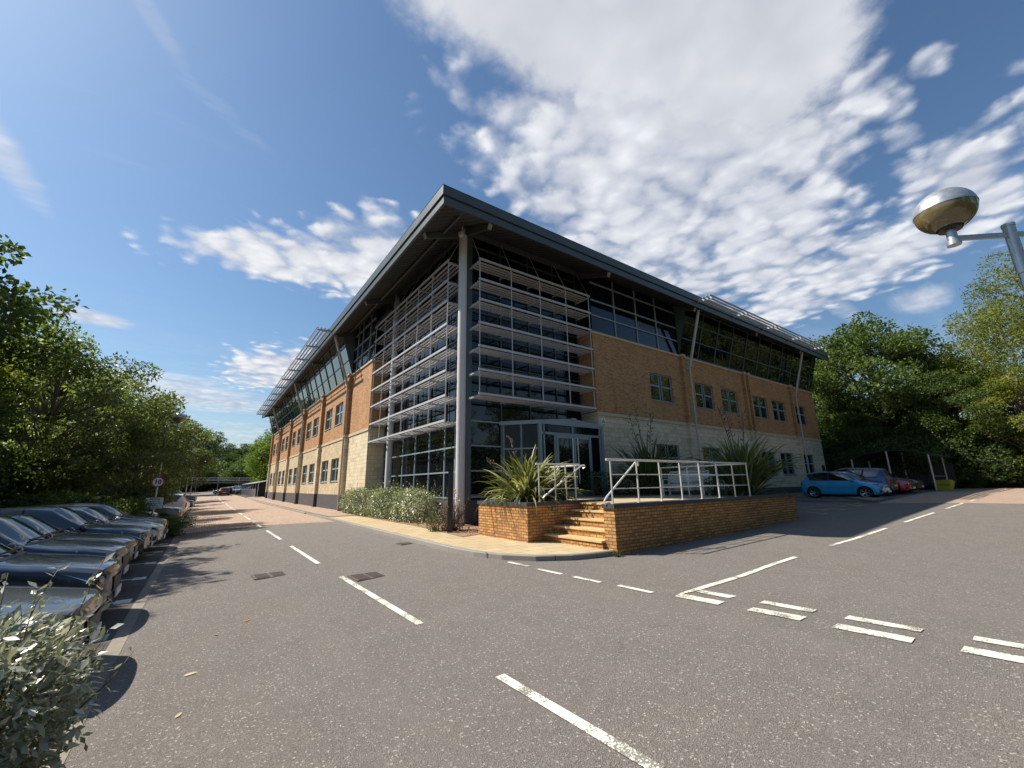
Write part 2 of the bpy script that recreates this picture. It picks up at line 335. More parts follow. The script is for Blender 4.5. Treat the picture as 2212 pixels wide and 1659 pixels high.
leafmat('leaf_silver', (.04, .055, .022), (.19, .225, .12), (.88, .88, .70), .3, .35, .34)
leafmat('leaf_silver_pale', (.10, .125, .075), (.33, .35, .25), (.93, .91, .78), .28, .6, .28, (1.1, 1.1, .8))
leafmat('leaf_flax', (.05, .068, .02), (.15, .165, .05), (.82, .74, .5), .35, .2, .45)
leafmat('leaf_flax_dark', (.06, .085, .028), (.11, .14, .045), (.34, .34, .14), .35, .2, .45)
leafmat('twig', (.11, .075, .045), (.16, .10, .06), (.25, .17, .11), .1)
def text_bar_mat(): pass

# ---------------------------------------------------------------- mesh helpers
def tag(o, label=None, cat=None, group=None, kind=None):
    if label: o['label'] = label
    if cat: o['category'] = cat
    if group: o['group'] = group
    if kind: o['kind'] = kind
    return o
def empty(name, loc=(0, 0, 0), rz=0.0, **kw):
    o = bpy.data.objects.new(name, None); C.objects.link(o); o.location = loc; o.rotation_euler = (0, 0, rz); o.empty_display_size = .2
    return tag(o, **kw)
class MB:
    def __init__(s): s.v = []; s.f = []; s.m = []; s.uv = None
    def add(s, vs, fs, mi=0):
        s.ch = getattr(s, 'ch', []); s.ch.append((len(s.v), len(s.f), len(vs), len(fs))); k = len(s.v); s.v += [tuple(v) for v in vs]
        for f in fs: s.f.append(tuple(k+i for i in f)); s.m.append(mi)
    def quad(s, a, b, c, d, mi=0): s.add([a, b, c, d], [(0, 1, 2, 3)], mi)
    def box(s, x0, x1, y0, y1, z0, z1, mi=0):
        s.add([(x0,y0,z0),(x1,y0,z0),(x1,y1,z0),(x0,y1,z0),(x0,y0,z1),(x1,y0,z1),(x1,y1,z1),(x0,y1,z1)],
              [(3,2,1,0),(4,5,6,7),(0,1,5,4),(1,2,6,5),(2,3,7,6),(3,0,4,7)], mi)
    def bar(s, a, b, w, h, up=(0, 0, 1), mi=0, ext=0):
        a = Vector(a); b = Vector(b); d = (b-a).normalized(); a = a-d*ext; b = b+d*ext
        up = Vector(up); sd = d.cross(up)
        if sd.length < 1e-4: sd = d.cross(Vector((0, 1, 0)))
        sd.normalize(); up = sd.cross(d).normalized(); sd = sd*w/2; up = up*h/2
        vs = [p+i*sd+j*up for p in (a, b) for i, j in ((-1,-1),(1,-1),(1,1),(-1,1))]
        s.add(vs, [(0,1,2,3)[::-1],(4,5,6,7),(0,1,5,4),(1,2,6,5),(2,3,7,6),(3,0,4,7)], mi)
    def tube(s, a, b, r1, r2=None, n=10, caps=True, mi=0):
        r2 = r1 if r2 is None else r2
        a = Vector(a); b = Vector(b); d = (b-a).normalized()
        x = d.orthogonal().normalized(); y = d.cross(x)
        vs = []; 
        for p, r in ((a, r1), (b, r2)):
            for i in range(n): t = 2*pi*i/n; vs.append(p+x*r*cos(t)+y*r*sin(t))
        fs = [(i, (i+1) % n, n+(i+1) % n, n+i) for i in range(n)]
        if caps: fs += [tuple(range(n))[::-1], tuple(range(n, 2*n))]
        s.add(vs, fs, mi)
    def path(s, pts, r, n=8, mi=0):
        pts = [Vector(p) for p in pts]; k = len(s.v); R = r if hasattr(r, '__len__') else [r]*len(pts)
        prev = None
        for i, p in enumerate(pts):
            d = (pts[min(i+1, len(pts)-1)]-pts[max(i-1, 0)]).normalized()
            x = d.orthogonal().normalized() if prev is None else (prev-d*prev.dot(d)).normalized()
            prev = x; y = d.cross(x)
            for j in range(n): t = 2*pi*j/n; s.v.append(tuple(p+x*R[i]*cos(t)+y*R[i]*sin(t)))
        for i in range(len(pts)-1):
            for j in range(n): s.f.append((k+i*n+j, k+i*n+(j+1) % n, k+(i+1)*n+(j+1) % n, k+(i+1)*n+j)); s.m.append(mi)
        s.f.append(tuple(k+j for j in range(n))[::-1]); s.m.append(mi)
        s.f.append(tuple(k+(len(pts)-1)*n+j for j in range(n))); s.m.append(mi)
    def lathe(s, prof, n=24, c=(0, 0, 0), axis='z', mi=0):
        k = len(s.v); m = len(prof)
        for r, z in prof:
            for j in range(n):
                t = 2*pi*j/n
                if axis == 'z': s.v.append((c[0]+r*cos(t), c[1]+r*sin(t), c[2]+z))
                else: s.v.append((c[0]+r*cos(t), c[1]+z, c[2]+r*sin(t)))
        for i in range(m-1):
            for j in range(n): s.f.append((k+i*n+j, k+i*n+(j+1) % n, k+(i+1)*n+(j+1) % n, k+(i+1)*n+j)); s.m.append(mi)
    def build(s, name, mats, parent=None, smooth=False, world=True, bevel=0.0):
        me = bpy.data.meshes.new(name); me.from_pydata(s.v, [], s.f)
        mats = mats if isinstance(mats, (list, tuple)) else [mats]
        for m in mats: me.materials.append(MATS[m])
        me.polygons.foreach_set('material_index', s.m)
        if smooth: me.polygons.foreach_set('use_smooth', [True]*len(s.f))
        me.update(); o = bpy.data.objects.new(name, me); C.objects.link(o)
        if smooth == 'auto':
            try: me.set_sharp_from_angle(angle=radians(35))
            except Exception: pass
        if bevel:
            b = o.modifiers.new('bevel', 'BEVEL'); b.width = bevel; b.segments = 2; b.limit_method = 'ANGLE'
        if parent is not None:
            o.parent = parent
            if world: o.matrix_parent_inverse = Matrix.Translation(parent.location).inverted() if parent.type == 'EMPTY' else Matrix.Identity(4)
        return o
def build_split(mb, name, mats, parent=None):
    """one object per group of touching pieces"""
    V = np.array(mb.v); bb = [(V[a:a+c].min(0)-.02, V[a:a+c].max(0)+.02) for a, b, c, d_ in mb.ch]; n = len(bb); pr = list(range(n))
    def find(i):
        while pr[i] != i: pr[i] = pr[pr[i]]; i = pr[i]
        return i
    for i in range(n):
        for j in range(i):
            if (bb[i][0] <= bb[j][1]).all() and (bb[j][0] <= bb[i][1]).all(): pr[find(i)] = find(j)
    G = {}
    for i in range(n): G.setdefault(find(i), []).append(i)
    out = []
    for g in G.values():
        m = MB()
        for i in g:
            a, b, c, e = mb.ch[i]; m.add(mb.v[a:a+c], [tuple(q-a for q in f) for f in mb.f[b:b+e]], mb.m[b])
        out.append(m.build(name, mats, parent))
    return out
def copy_tree(o, parent=None):
    c = o.copy(); C.objects.link(c); c.parent = parent
    for ch in [x for x in bpy.data.objects if x.parent == o]: copy_tree(ch, c)
    return c
GX = [(-60, -.25), (-.6, -.25), (5.3, 0), (7.7, .01), (9, .05), (13.7, .12), (19.4, .30), (27.5, .51), (36, .71), (60, .9), (600, .9)]
_gx = [a for a, b in GX]; _gz = [b for a, b in GX]
def gz(x, y=0): return float(np.interp(x, _gx, _gz))+max(0.0, min(y, 150)-55)*.012
XL = sorted(set(_gx)); YL = [55]+list(range(60, 151, 10))
def sheet(name, mat, rects, off, kind='structure', dens=None):
    mb = MB()
    for x0, x1, y0, y1 in rects:
        xs = [x0]+[x for x in XL if x0 < x < x1]+[x1]; ys = [y0]+[y for y in YL if y0 < y < y1]+[y1]
        for a, b in zip(xs, xs[1:]):
            for c, e in zip(ys, ys[1:]):
                mb.quad(*[(p, q, gz(p, q)+off) for p, q in ((a, c), (b, c), (b, e), (a, e))])
    o = mb.build(name, mat)
    if kind: o['kind'] = kind
    return o
def clipx(poly, x, keep_left):
    out = []
    for (a, b) in zip(poly, poly[1:]+poly[:1]):
        ia = (a[0] <= x) == keep_left; ib = (b[0] <= x) == keep_left
        if ia: out.append(a)
        if ia != ib: t = (x-a[0])/(b[0]-a[0]); out.append((x, a[1]+t*(b[1]-a[1])))
    return out
def polysheet(mb, poly, off, mi=0):
    rest = [tuple(p) for p in poly]
    for x in XL+[1e9]:
        if min(p[0] for p in rest) >= x: continue
        L = clipx(rest, x, True) if x < 1e8 else rest
        if len(L) > 2: mb.add([(p[0], p[1], gz(*p)+off) for p in L], [tuple(range(len(L)))], mi)
        if x > 1e8: break
        rest = clipx(rest, x, False)
        if len(rest) < 3: break
# ================================================================ GROUND
sheet('ground', 'ground_earth', [(-600, 600, -500, 900)], -.05)
sheet('road', 'asphalt', [(-.55, 8.9, -60, 24), (8.9, 27.3, -6, 13.7)], 0)
mb = MB(); polysheet(mb, [(27.3, -6), (27.3, 3.4), (26, 6.6), (26, 13.7), (60, 13.7), (60, -6)], 0)
mb2 = MB(); polysheet(mb2, [(28.6, -6), (27.2, 4), (26.0, 6.62), (58, 6.9), (60, 5), (60, -6)], .005)
o = mb.build('side_road', 'asphalt'); o['kind'] = 'structure'
o = mb2.build('brick_road', 'block_paving'); o['kind'] = 'structure'
mb = MB(); polysheet(mb, [(-.55, 23.7), (2.4, 24.2), (5.45, 21.9), (5.6, 60), (5.6, 72), (5.0, 104), (-.55, 104)], .005)
for y in (0,): pass
# long strip split by rows so that it follows the rise beyond y=55
def ysplit(mbsrc):
    import bmesh
    bm = bmesh.new(); me = bpy.data.meshes.new('t'); me.from_pydata(mbsrc.v, [], mbsrc.f); bm.from_mesh(me)
    for y in YL:
        bmesh.ops.bisect_plane(bm, geom=bm.verts[:]+bm.edges[:]+bm.faces[:], plane_co=(0, y, 0), plane_no=(0, 1, 0))
    out = MB(); bm.verts.ensure_lookup_table()
    out.v = [(v.co.x, v.co.y, v.co.z) for v in bm.verts]; out.f = [tuple(q.index for q in f.verts) for f in bm.faces]; out.m = [0]*len(out.f)
    return out
mb = ysplit(mb); mb.v = [(x, y, gz(x, y)+.005) for x, y, z in mb.v]
o = mb.build('brick_paved_road', 'block_paving'); o['kind'] = 'structure'
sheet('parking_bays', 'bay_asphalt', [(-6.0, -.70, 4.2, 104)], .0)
sheet('channel_strip', 'concrete', [(-.70, -.55, -40, 104)], .004)
sheet('car_park', 'asphalt', [(-30, 8.5, 104, 150)], .001)
# kerb and pavement on the building's side
kp = [(5.50, 76), (5.46, 60), (5.45, 45), (5.42, 34), (5.36, 24), (5.27, 18), (5.22, 13), (5.2, 9.9), (5.28, 8.9), (5.52, 8.1), (5.95, 7.45), (6.6, 7.02), (7.2, 6.86), (7.74, 6.80)]
mb = MB(); n = len(kp)
def offs(i, d):
    a = Vector(kp[max(i-1, 0)]); b = Vector(kp[min(i+1, n-1)]); t = (b-a).normalized(); return Vector(kp[i])+Vector((-t.y, t.x))*d
H0 = lambda p: gz(p[0], p[1])
for i in range(n-1):
    a0, a1 = offs(i, 0), offs(i+1, 0); b0, b1 = offs(i, .13), offs(i+1, .13); c0, c1 = offs(i, .02), offs(i+1, .02)
    za, zb = H0(a0)+.115, H0(a1)+.115
    mb.quad((a0.x, a0.y, za-.2), (a1.x, a1.y, zb-.2), (a1.x, a1.y, zb-.02), (a0.x, a0.y, za-.02))
    mb.quad((a0.x, a0.y, za-.02), (a1.x, a1.y, zb-.02), (c1.x, c1.y, zb), (c0.x, c0.y, za))
    mb.quad((c0.x, c0.y, za), (c1.x, c1.y, zb), (b1.x, b1.y, zb), (b0.x, b0.y, za))
o = mb.build('kerb', 'kerb_stone'); o['kind'] = 'structure'
inner = [offs(i, .13) for i in range(n)]
mb = MB()
for i in range(n-1):
    a, b = inner[i], inner[i+1]
    if b.y > 23.9:
        continue
    mb.quad((a.x, a.y, .112), (b.x, b.y, .112), (7.9, b.y, .112), (7.9, a.y, .112))
o = mb.build('pavement', 'buff_slab'); o['kind'] = 'structure'
mb = MB()
for i in range(n-1):
    a, b = inner[i], inner[i+1]
    if b.y < 23.9: continue
    mb.quad((a.x, a.y, .112+gz(0,a.y)+.25), (b.x, b.y, .112+gz(0,b.y)+.25), (7.6, b.y, .112+gz(0,b.y)+.25), (7.6, a.y, .112+gz(0,a.y)+.25))
o = mb.build('brick_pavement', 'block_paving'); o['kind'] = 'structure'
# planting bed (soil with litter) by the glass corner
mb = MB(); mb.add([(7.08, 11.66, .125), (6.42, 11.5, .125), (6.62, 13.5, .125), (6.8, 16, .125), (6.86, 20, .125), (6.9, 27.6, .125), (8.45, 27.6, .13), (8.45, 11.6, .13)], [tuple(range(8))[::-1]])
o = mb.build('planting_bed', 'litter'); o['kind'] = 'structure'
mb = MB(); mb.add([(-6, 21.9, gz(-3)+.06), (-.95, 21.9, gz(-1)+.06), (-.95, 24.0, gz(-1)+.06), (-6, 24.0, gz(-3)+.06)], [(0, 1, 2, 3)])
mb.add([(-6, 2.5, gz(-3)+.05), (-1.0, 2.5, gz(-1)+.05), (-1.0, 5.1, gz(-1)+.05), (-6, 5.1, gz(-3)+.05)], [(0, 1, 2, 3)])
o = mb.build('island_soil', 'soil'); o['kind'] = 'structure'
# low island kerb by the blue car
mb = MB(); polysheet(mb, [(26.6, 6.9), (28.6, 6.75), (30.2, 9.6), (31.6, 13.6), (29.6, 13.6), (29.3, 8.8)], .10)
k0 = [(26.6, 6.9), (28.6, 6.75), (30.2, 9.6), (31.6, 13.6)]; k1 = [(26.6, 6.9), (29.3, 8.8), (29.6, 13.6)]
for pth in (k0, k1[::-1]):
    for a, b in zip(pth, pth[1:]): mb.quad((a[0], a[1], gz(*a)), (b[0], b[1], gz(*b)), (b[0], b[1], gz(*b)+.10), (a[0], a[1], gz(*a)+.10))
o = mb.build('kerbed_island', 'concrete'); o['kind'] = 'structure'

# markings -------------------------------------------------------
mb = MB(); OFF = .009
for a, b in [(1.95, 3.64), (5.5, 9.24), (11.1, 14.93), (17.05, 21.0), (23.2, 27.1), (29.1, 33.07), (35.1, 39.2), (41.1, 45.8), (47.4, 52.0), (53.6, 57.4), (58.6, 62.1)]:
    x = 2.40 if a > 10 else 2.42+(10-a)*.003
    x0, x1 = (x-.05, x+.05)
    xb = .04 if a < 8 else 0
    mb.quad((x0+xb, a, gz(x0, a)+OFF), (x1+xb, a, gz(x1, a)+OFF), (x1, b, gz(x1, b)+OFF), (x0, b, gz(x0, b)+OFF))
mb.quad((2.2, 63.0, gz(2.3, 63)+OFF), (2.3, 63.0, gz(2.3, 63)+OFF), (2.28, 85, gz(2.3, 85)+OFF), (2.18, 85, gz(2.3, 85)+OFF))
for y0, y1, x in [(7.1, 7.75, 5.45), (6.12, 6.77, 5.45), (5.22, 5.82, 5.5), (4.28, 4.9, 5.59)]:
    polysheet(mb, [(x-.05, y1), (x-.02, y0), (x+.08, y0), (x+.05, y1)], OFF)
for q in [[(5.68, 3.95), (5.90, 3.95), (5.95, 3.36), (5.74, 3.35)], [(5.78, 2.99), (5.97, 3.0), (6.05, 2.42), (5.84, 2.42)], [(5.84, 2.11), (6.04, 2.11), (6.11, 1.47), (5.91, 1.46)], [(5.98, 1.13), (6.19, 1.13), (6.26, .5), (6.05, .5)],
          [(6.14, 3.9), (6.30, 3.9), (6.35, 3.4), (6.16, 3.42)], [(6.24, 3.05), (6.40, 3.05), (6.46, 2.45), (6.29, 2.45)], [(6.31, 2.13), (6.48, 2.13), (6.54, 1.48), (6.38, 1.48)], [(6.47, 1.11), (6.64, 1.12), (6.71, .5), (6.54, .5)],
          [(5.68, 3.952), (5.9, 4.0), (6.32, 4.03), (10.03, 4.09), (10.03, 3.99), (6.32, 3.92), (5.9, 3.952)],
          [(12.08, 4.13), (16.2, 4.07), (16.2, 3.97), (12.08, 4.03)], [(18.05, 4.03), (21.8, 3.98), (21.8, 3.89), (18.05, 3.93)], [(23.58, 3.96), (27.2, 3.95), (27.2, 3.86), (23.58, 3.87)],
          [(28.5, 3.89), (32.2, 3.89), (32.2, 3.80), (28.5, 3.80)], [(34.2, 3.93), (38.6, 3.97), (38.6, 3.88), (34.2, 3.84)], [(40.3, 4.05), (45.0, 4.2), (45.0, 4.1), (40.3, 3.95)]]:
    polysheet(mb, q[::-1], OFF)
o = mb.build('road_markings', 'white_paint'); o['kind'] = 'structure'
mb = MB()
bays = [5.67, 8.0, 10.26, 12.62, 15.03, 17.51, 19.84]+[24.2+2.35*i for i in range(32)]
for i, y in enumerate(bays):
    z = gz(-1, y)+.006
    mb.quad((-.98, y-.16, z), (-.76, y-.16, z), (-.76, y+.16, z), (-.98, y+.16, z))
    mb.quad((-5.5, y-.04, z), (-.98, y-.04, z), (-.98, y+.04, z), (-5.5, y+.04, z))
for y in (12.0, 10): pass
o = mb.build('bay_markings', 'bay_paint'); o['kind'] = 'structure'
mb = MB()
for q in [((21.83, 8.35), (21.38, 7.29)), ((20.14, 7.45), (19.6, 6.75)), ((24.21, 8.48), (23.51, 7.26)), ((22.31, 7.38), (21.76, 6.75)), ((26.1, 8.4), (25.6, 7.32)), ((24.83, 7.48), (23.95, 6.8)), ((23.0, 9.3), (22.6, 8.3))]:
    (a, b), (c, e) = q; polysheet(mb, [(a, b), (a+.16, b), (c+.16, e), (c, e)], OFF); polysheet(mb, [(c-.1, e+.02), (c+.5, e+.02), (c+.45, e-.13), (c-.15, e-.13)], OFF)
o = mb.build('parking_space_markings', 'yellow_paint'); o['kind'] = 'structure'

# iron covers set in the road
def cover(x, y, w, h, rz, lab):
    z = gz(x, y)+.006; t = empty('manhole_cover', (x, y, z), rz, label=lab, cat='manhole cover', group='iron covers set in the road')
    m = MB(); m.box(-w/2, w/2, -h/2, h/2, -.05, .004); m.build('frame', 'iron', t, world=False)
    m = MB()
    for i in range(2):
        for j in range(7):
            xx = -w/2+.05+i*(w/2-.02); yy = -h/2+.045+j*(h-.09)/6.5
            m.box(xx, xx+w/2-.08, yy, yy+(h-.09)/11, .004, .013)
    m.build('tread_ribs', 'iron', t, world=False)
cover(1.36, 10.62, .62, .56, .05, 'faint flush iron cover in the road left of the centre line')
cover(2.84, 8.85, .60, .60, .04, 'dark rectangular manhole cover touching the far end of a centre dash')
cover(4.94, 12.22, .40, .42, .05, 'small iron gully cover near the kerb by the hedge')
def leaf_thing(x, y, s, rz, mat, lab):
    z = gz(x, y)+.004; m = MB(); pts = [(-1, 0, .0), (-.4, .3, .06), (.3, .28, .1), (1, 0, .03), (.3, -.25, .02), (-.4, -.28, .0)]
    m.add([(p[0]*s, p[1]*s, p[2]*s*2+.004) for p in pts]+[(0, 0, .004)], [(6, i, (i+1) % 6) for i in range(6)])
    o = m.build('fallen_leaf', mat, None, smooth=True); o.location = (x, y, z); o.rotation_euler = (0, 0, rz)
    tag(o, lab, 'leaf', 'dry leaves scattered on the asphalt')
leaf_thing(.73, 7.4, .07, .6, 'leaf_brown', 'curled orange brown leaf on asphalt left of the centre line')
leaf_thing(.37, 7.02, .045, 2.2, 'leaf_brown', 'small dark dry leaf just past the tree shadow')
leaf_thing(.13, 5.8, .06, .2, 'leaf_straw', 'thin straw coloured leaf near the nose shadow of the nearest car')
leaf_thing(.07, 4.88, .045, 1.0, 'leaf_straw', 'pale crumpled leaf nearest the bottom left corner of the road')

# ================================================================ BUILDING
B = empty('office_building', (7.45, 13.85, 0), label='three storey corner office block of orange brick over pale stone with glazed corner and louvres', cat='office building')
XF, YF = 7.45, 13.85
def wall(mb, ax, c, u0, u1, z0, z1, ops, depth=.16, mi=0):
    """facade panel with real reveals; ax 'x': plane x=c facing -x; 'y': plane y=c facing -y"""
    P3 = (lambda u, z, d=0: (c+d, u, z)) if ax == 'x' else (lambda u, z, d=0: (u, c+d, z))
    us = sorted({u0, u1}|{v for o in ops for v in o[:2]}); zs = sorted({z0, z1}|{v for o in ops for v in o[2:]})
    flip = ax == 'x'
    def q(a, b, c_, d_):
        mb.quad(*( (d_, c_, b, a) if flip else (a, b, c_, d_)), mi)
    for a, b in zip(us, us[1:]):
        for e, g in zip(zs, zs[1:]):
            if any(o[0] <= a+1e-6 and b <= o[1]+1e-6 and o[2] <= e+1e-6 and g <= o[3]+1e-6 for o in ops): continue
            q(P3(a, e), P3(b, e), P3(b, g), P3(a, g))
    for a, b, e, g in ops:
        q(P3(a, e), P3(a, e, depth), P3(b, e, depth), P3(b, e)); q(P3(a, g, depth), P3(a, g), P3(b, g), P3(b, g, depth))
        q(P3(a, e, depth), P3(a, e), P3(a, g), P3(a, g, depth)); q(P3(b, e), P3(b, e, depth), P3(b, g, depth), P3(b, g))
YE, XE = 71.2, 43.05
Lw = [(a+8.02*k, a+8.02*k+2.15) for k in range(5) for a in (31.0, 34.12)]
Rw = [(19.58, 21.7), (24.1, 26.2), (27.22, 29.32), (31.6, 33.8), (34.65, 36.9), (38.7, 40.85)]
up = lambda ws: [(a, b, 6.08, 7.66) for a, b in ws]; lo = lambda ws: [(a, b, 2.02, 3.63) for a, b in ws]
# brick
mb = MB()
wall(mb, 'x', XF, 24.7, YE, 4.99, 9.06, up(Lw)); wall(mb, 'y', YF, 15.17, XE, 4.99, 9.06, up(Rw))
mb.quad((XF, 24.7, 4.99), (8.5, 24.7, 4.99), (8.5, 24.7, 9.06), (XF, 24.7, 9.06)); mb.quad((15.17, 15.0, 4.99), (15.17, YF, 4.99), (15.17, YF, 9.06), (15.17, 15.0, 9.06))
mb.quad((XE, YF, 4.99), (XE, 40, 4.99), (XE, 40, 9.06), (XE, YF, 9.06)); mb.quad((XF, YE, 9.06), (XF, YE, 4.99), (30, YE, 4.99), (30, YE, 9.06))
build_split(mb, 'brick_wall', 'orange_brick', B)
mb = MB()
wall(mb, 'x', XF, 24.7, 28.95, 1.12, 4.83, []); wall(mb, 'y', YF, 15.17, XE, 1.12, 4.83, lo(Rw))
mb.quad((XF, 24.7, 1.12), (8.5, 24.7, 1.12), (8.5, 24.7, 4.83), (XF, 24.7, 4.83)); mb.quad((15.17, 15.0, .9), (15.17, YF, .9), (15.17, YF, 4.83), (15.17, 15.0, 4.83))
mb.quad((XE, YF, 1.12), (XE, 40, 1.12), (XE, 40, 4.83), (XE, YF, 4.83)); mb.quad((XF, YE, 4.83), (XF, YE, 1.12), (30, YE, 1.12), (30, YE, 4.83))
build_split(mb, 'stone_wall', 'stone_block', B)
mb = MB(); wall(mb, 'x', XF, 28.95, YE, 1.12, 4.83, lo(Lw)); mb.build('rough_stone_wall', 'split_stone', B)
mb = MB(); mb.box(XF-.03, XF+.3, 24.66, YE+.03, -.3, 1.12); mb.box(15.14, XE+.03, YF-.03, YF+.3, -.3, 1.12)
mb.box(8.36, 8.6, 14.86, 24.7, -.2, 1.03); mb.box(8.6, 10.3, 14.86, 15.1, -.2, 1.03)
build_split(mb, 'plinth', 'dark_brick', B)
mb = MB(); mb.box(XF-.05, XF+.2, 24.65, YE+.05, 4.83, 4.99); mb.box(15.12, XE+.05, YF-.05, YF+.2, 4.83, 4.99); mb.box(XF+.2, 8.4, 24.65, 24.72, 4.83, 4.99); mb.box(15.12, 15.19, YF+.2, 15.0, 4.83, 4.99)
build_split(mb, 'string_course', 'stone_trim', B)
mb = MB(); mb.box(XF-.07, XF+.3, 24.63, YE+.05, 9.06, 9.17); mb.box(15.10, XE+.07, YF-.07, YF+.3, 9.06, 9.17); mb.box(XF+.3, 8.5, 24.63, 24.75, 9.06, 9.17); mb.box(15.1, 15.2, YF+.3, 15.0, 9.06, 9.17)
build_split(mb, 'wall_coping', 'stone_trim', B)
# pilasters
PLs = [28.95+8.02*k for k in range(6)]
for y in PLs:
    m = MB(); m.box(XF-.24, XF, y, y+.5, 4.99, 9.06); m.box(XF-.24, XF, y, y+.5, 4.79, 4.83) ; p = m.build('pilaster', 'orange_brick', B)
    m = MB(); m.box(XF-.24, XF, y, y+.5, 1.12, 4.79); m.build('pilaster_stone', 'stone_block', p)
    m = MB(); m.box(XF-.245, XF-.031, y-.005, y+.505, -.2, 1.12); q = m.build('pilaster_base', 'dark_brick', p); 
    m = MB(); m.box(XF-.29, XF, y-.04, y+.54, 9.06, 9.2); m.box(XF-.29, XF-.051, y-.04, y+.54, 4.83, 4.99); build_split(m, 'pilaster_cap', 'stone_trim', p)
for x0, x1 in ((22.72, 22.98), (30.3, 30.52), (30.92, 31.14), (38.02, 38.28)):
    m = MB(); m.box(x0, x1, YF-.2, YF, 4.99, 9.06); p = m.build('pilaster', 'orange_brick', B)
    m = MB(); m.box(x0, x1, YF-.2, YF, 1.12, 4.83); m.build('pilaster_stone', 'stone_block', p)
    m = MB(); m.box(x0-.04, x1+.04, YF-.25, YF, 9.06, 9.2); m.box(x0-.04, x1+.04, YF-.25, YF-.051, 4.83, 4.99); build_split(m, 'pilaster_cap', 'stone_trim', p)
# windows: grey frames, two casements with a transom
def window(ax, c, u0, u1, z0, z1, curtain=None):
    P3 = (lambda u, z, d: (c+d, u, z)) if ax == 'x' else (lambda u, z, d: (u, c+d, z))
    m = MB()
    def bx(a, b, e, g, d0, d1):
        p, q = P3(a, e, d0), P3(b, g, d1); m.box(min(p[0], q[0]), max(p[0], q[0]), min(p[1], q[1]), max(p[1], q[1]), min(p[2], q[2]), max(p[2], q[2]))
    t = .06; mid = (u0+u1)/2; zt = z0+.55*(z1-z0)
    bx(u0, u0+t, z0, z1, .09, .15); bx(u1-t, u1, z0, z1, .09, .15); bx(u0+t, u1-t, z0, z0+t, .09, .15); bx(u0+t, u1-t, z1-t, z1, .09, .15)
    bx(mid-.13, mid-.07, z0+t, z1-t, .092, .15); bx(mid+.07, mid+.13, z0+t, z1-t, .092, .15); bx(u0+t, mid-.13, zt-.045, zt+.045, .094, .15); bx(mid+.13, u1-t, zt-.045, zt+.045, .094, .15)
    f = m.build('window', 'frame_sunlit' if ax == 'x' else 'frame_grey', B)
    m = MB(); a, b, e, g = P3(u0+.02, z0+.02, .13), P3(u1-.02, z0+.02, .13), P3(u1-.02, z1-.02, .13), P3(u0+.02, z1-.02, .13)
    m.quad(*((g, e, b, a) if ax == 'x' else (a, b, e, g))); m.build('pane', 'window_glass', f)
    m = MB(); p, q = P3(u0-.04, z0-.05, -.05), P3(u1+.04, z0-.002, .13); m.box(p[0] if ax == 'y' else p[0], q[0], p[1], q[1], p[2], q[2]); m.build('sill', 'frame_sunlit' if ax == 'x' else 'frame_grey', f)
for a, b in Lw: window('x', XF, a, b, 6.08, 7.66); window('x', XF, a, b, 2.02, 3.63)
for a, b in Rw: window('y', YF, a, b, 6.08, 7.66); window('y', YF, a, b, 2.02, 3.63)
# vertical glazing strips and curtain walls
S0, ST = 11.69, .47
sof = lambda x, y: S0+ST*min(x-5.8, y-12.12)
def grid_wall(ax, c, u0, u1, z0, z1, us, zs, name, mull='frame_grey', w=.06, gl='dark_glass', z1f=None):
    P3 = (lambda u, z, d: (c+d, u, z)) if ax == 'x' else (lambda u, z, d: (u, c+d, z))
    m = MB(); a, b, e, g = P3(u0, z0, .04), P3(u1, z0, .04), P3(u1, z1, .04), P3(u0, z1, .04)
    m.quad(*((g, e, b, a) if ax == 'x' else (a, b, e, g))); G = m.build(name, gl, B)
    m = MB()
    def bx(a, b, e, g, d0, d1):
        p, q = P3(a, e, d0), P3(b, g, d1); m.box(p[0], q[0], p[1], q[1], p[2], q[2])
    hi = name == 'curtain_wall'; zc_ = 4.3 if hi else z1
    for u in us: bx(u-w/2, u+w/2, z0, zc_, -.02, .06)
    for z in zs:
        if z < zc_: bx(u0, u1, z-w/2, z+w/2, -.016, .055)
    m.build('mullions', mull, G)
    if hi:
        m = MB()
        for u in us: bx(u-w/2, u+w/2, zc_+.002, z1, -.02, .06)
        for z in zs:
            if z > zc_: bx(u0, u1, z-w/2, z+w/2, -.016, .055)
        m.build('shaded_mullions', 'fascia_grey', G)  # same mullions, coloured darker for the shade behind the louvres
    return G
grid_wall('x', 8.4, 14.95, 24.7, 1.03, 12.85, [15.75, 16.71, 18.3, 19.95, 21.6, 23.25, 24.6], [1.1, 2.15, 3.18, 4.22, 5.3, 6.5, 7.9, 9.1, 10.2, 11.3, 12.3], 'curtain_wall')
grid_wall('y', 14.9, 8.55, 15.17, 1.03, 12.95, [10.2, 11.83, 13.5, 15.1], [1.14, 2.17, 3.19, 4.21, 5.5, 6.7, 8.0, 9.1, 10.2, 11.3, 12.3], 'curtain_wall')
m = MB(); m.box(8.34, 8.62, 14.8, 15.0, 1.0, 13.0); m.box(8.30, 8.36, 14.78, 14.84, 1.0, 12.9); m.build('corner_post', 'steel_grey', B)
grid_wall('x', XF, 24.72, 29.15, 9.17, 12.42, [25.6, 27.2, 28.2], [10.1, 10.95, 11.9], 'glazing_strip')
grid_wall('y', YF, 15.19, 22.72, 9.17, 12.42, [16.98, 18.84, 20.7], [10.08, 10.94, 11.93], 'glazing_strip')
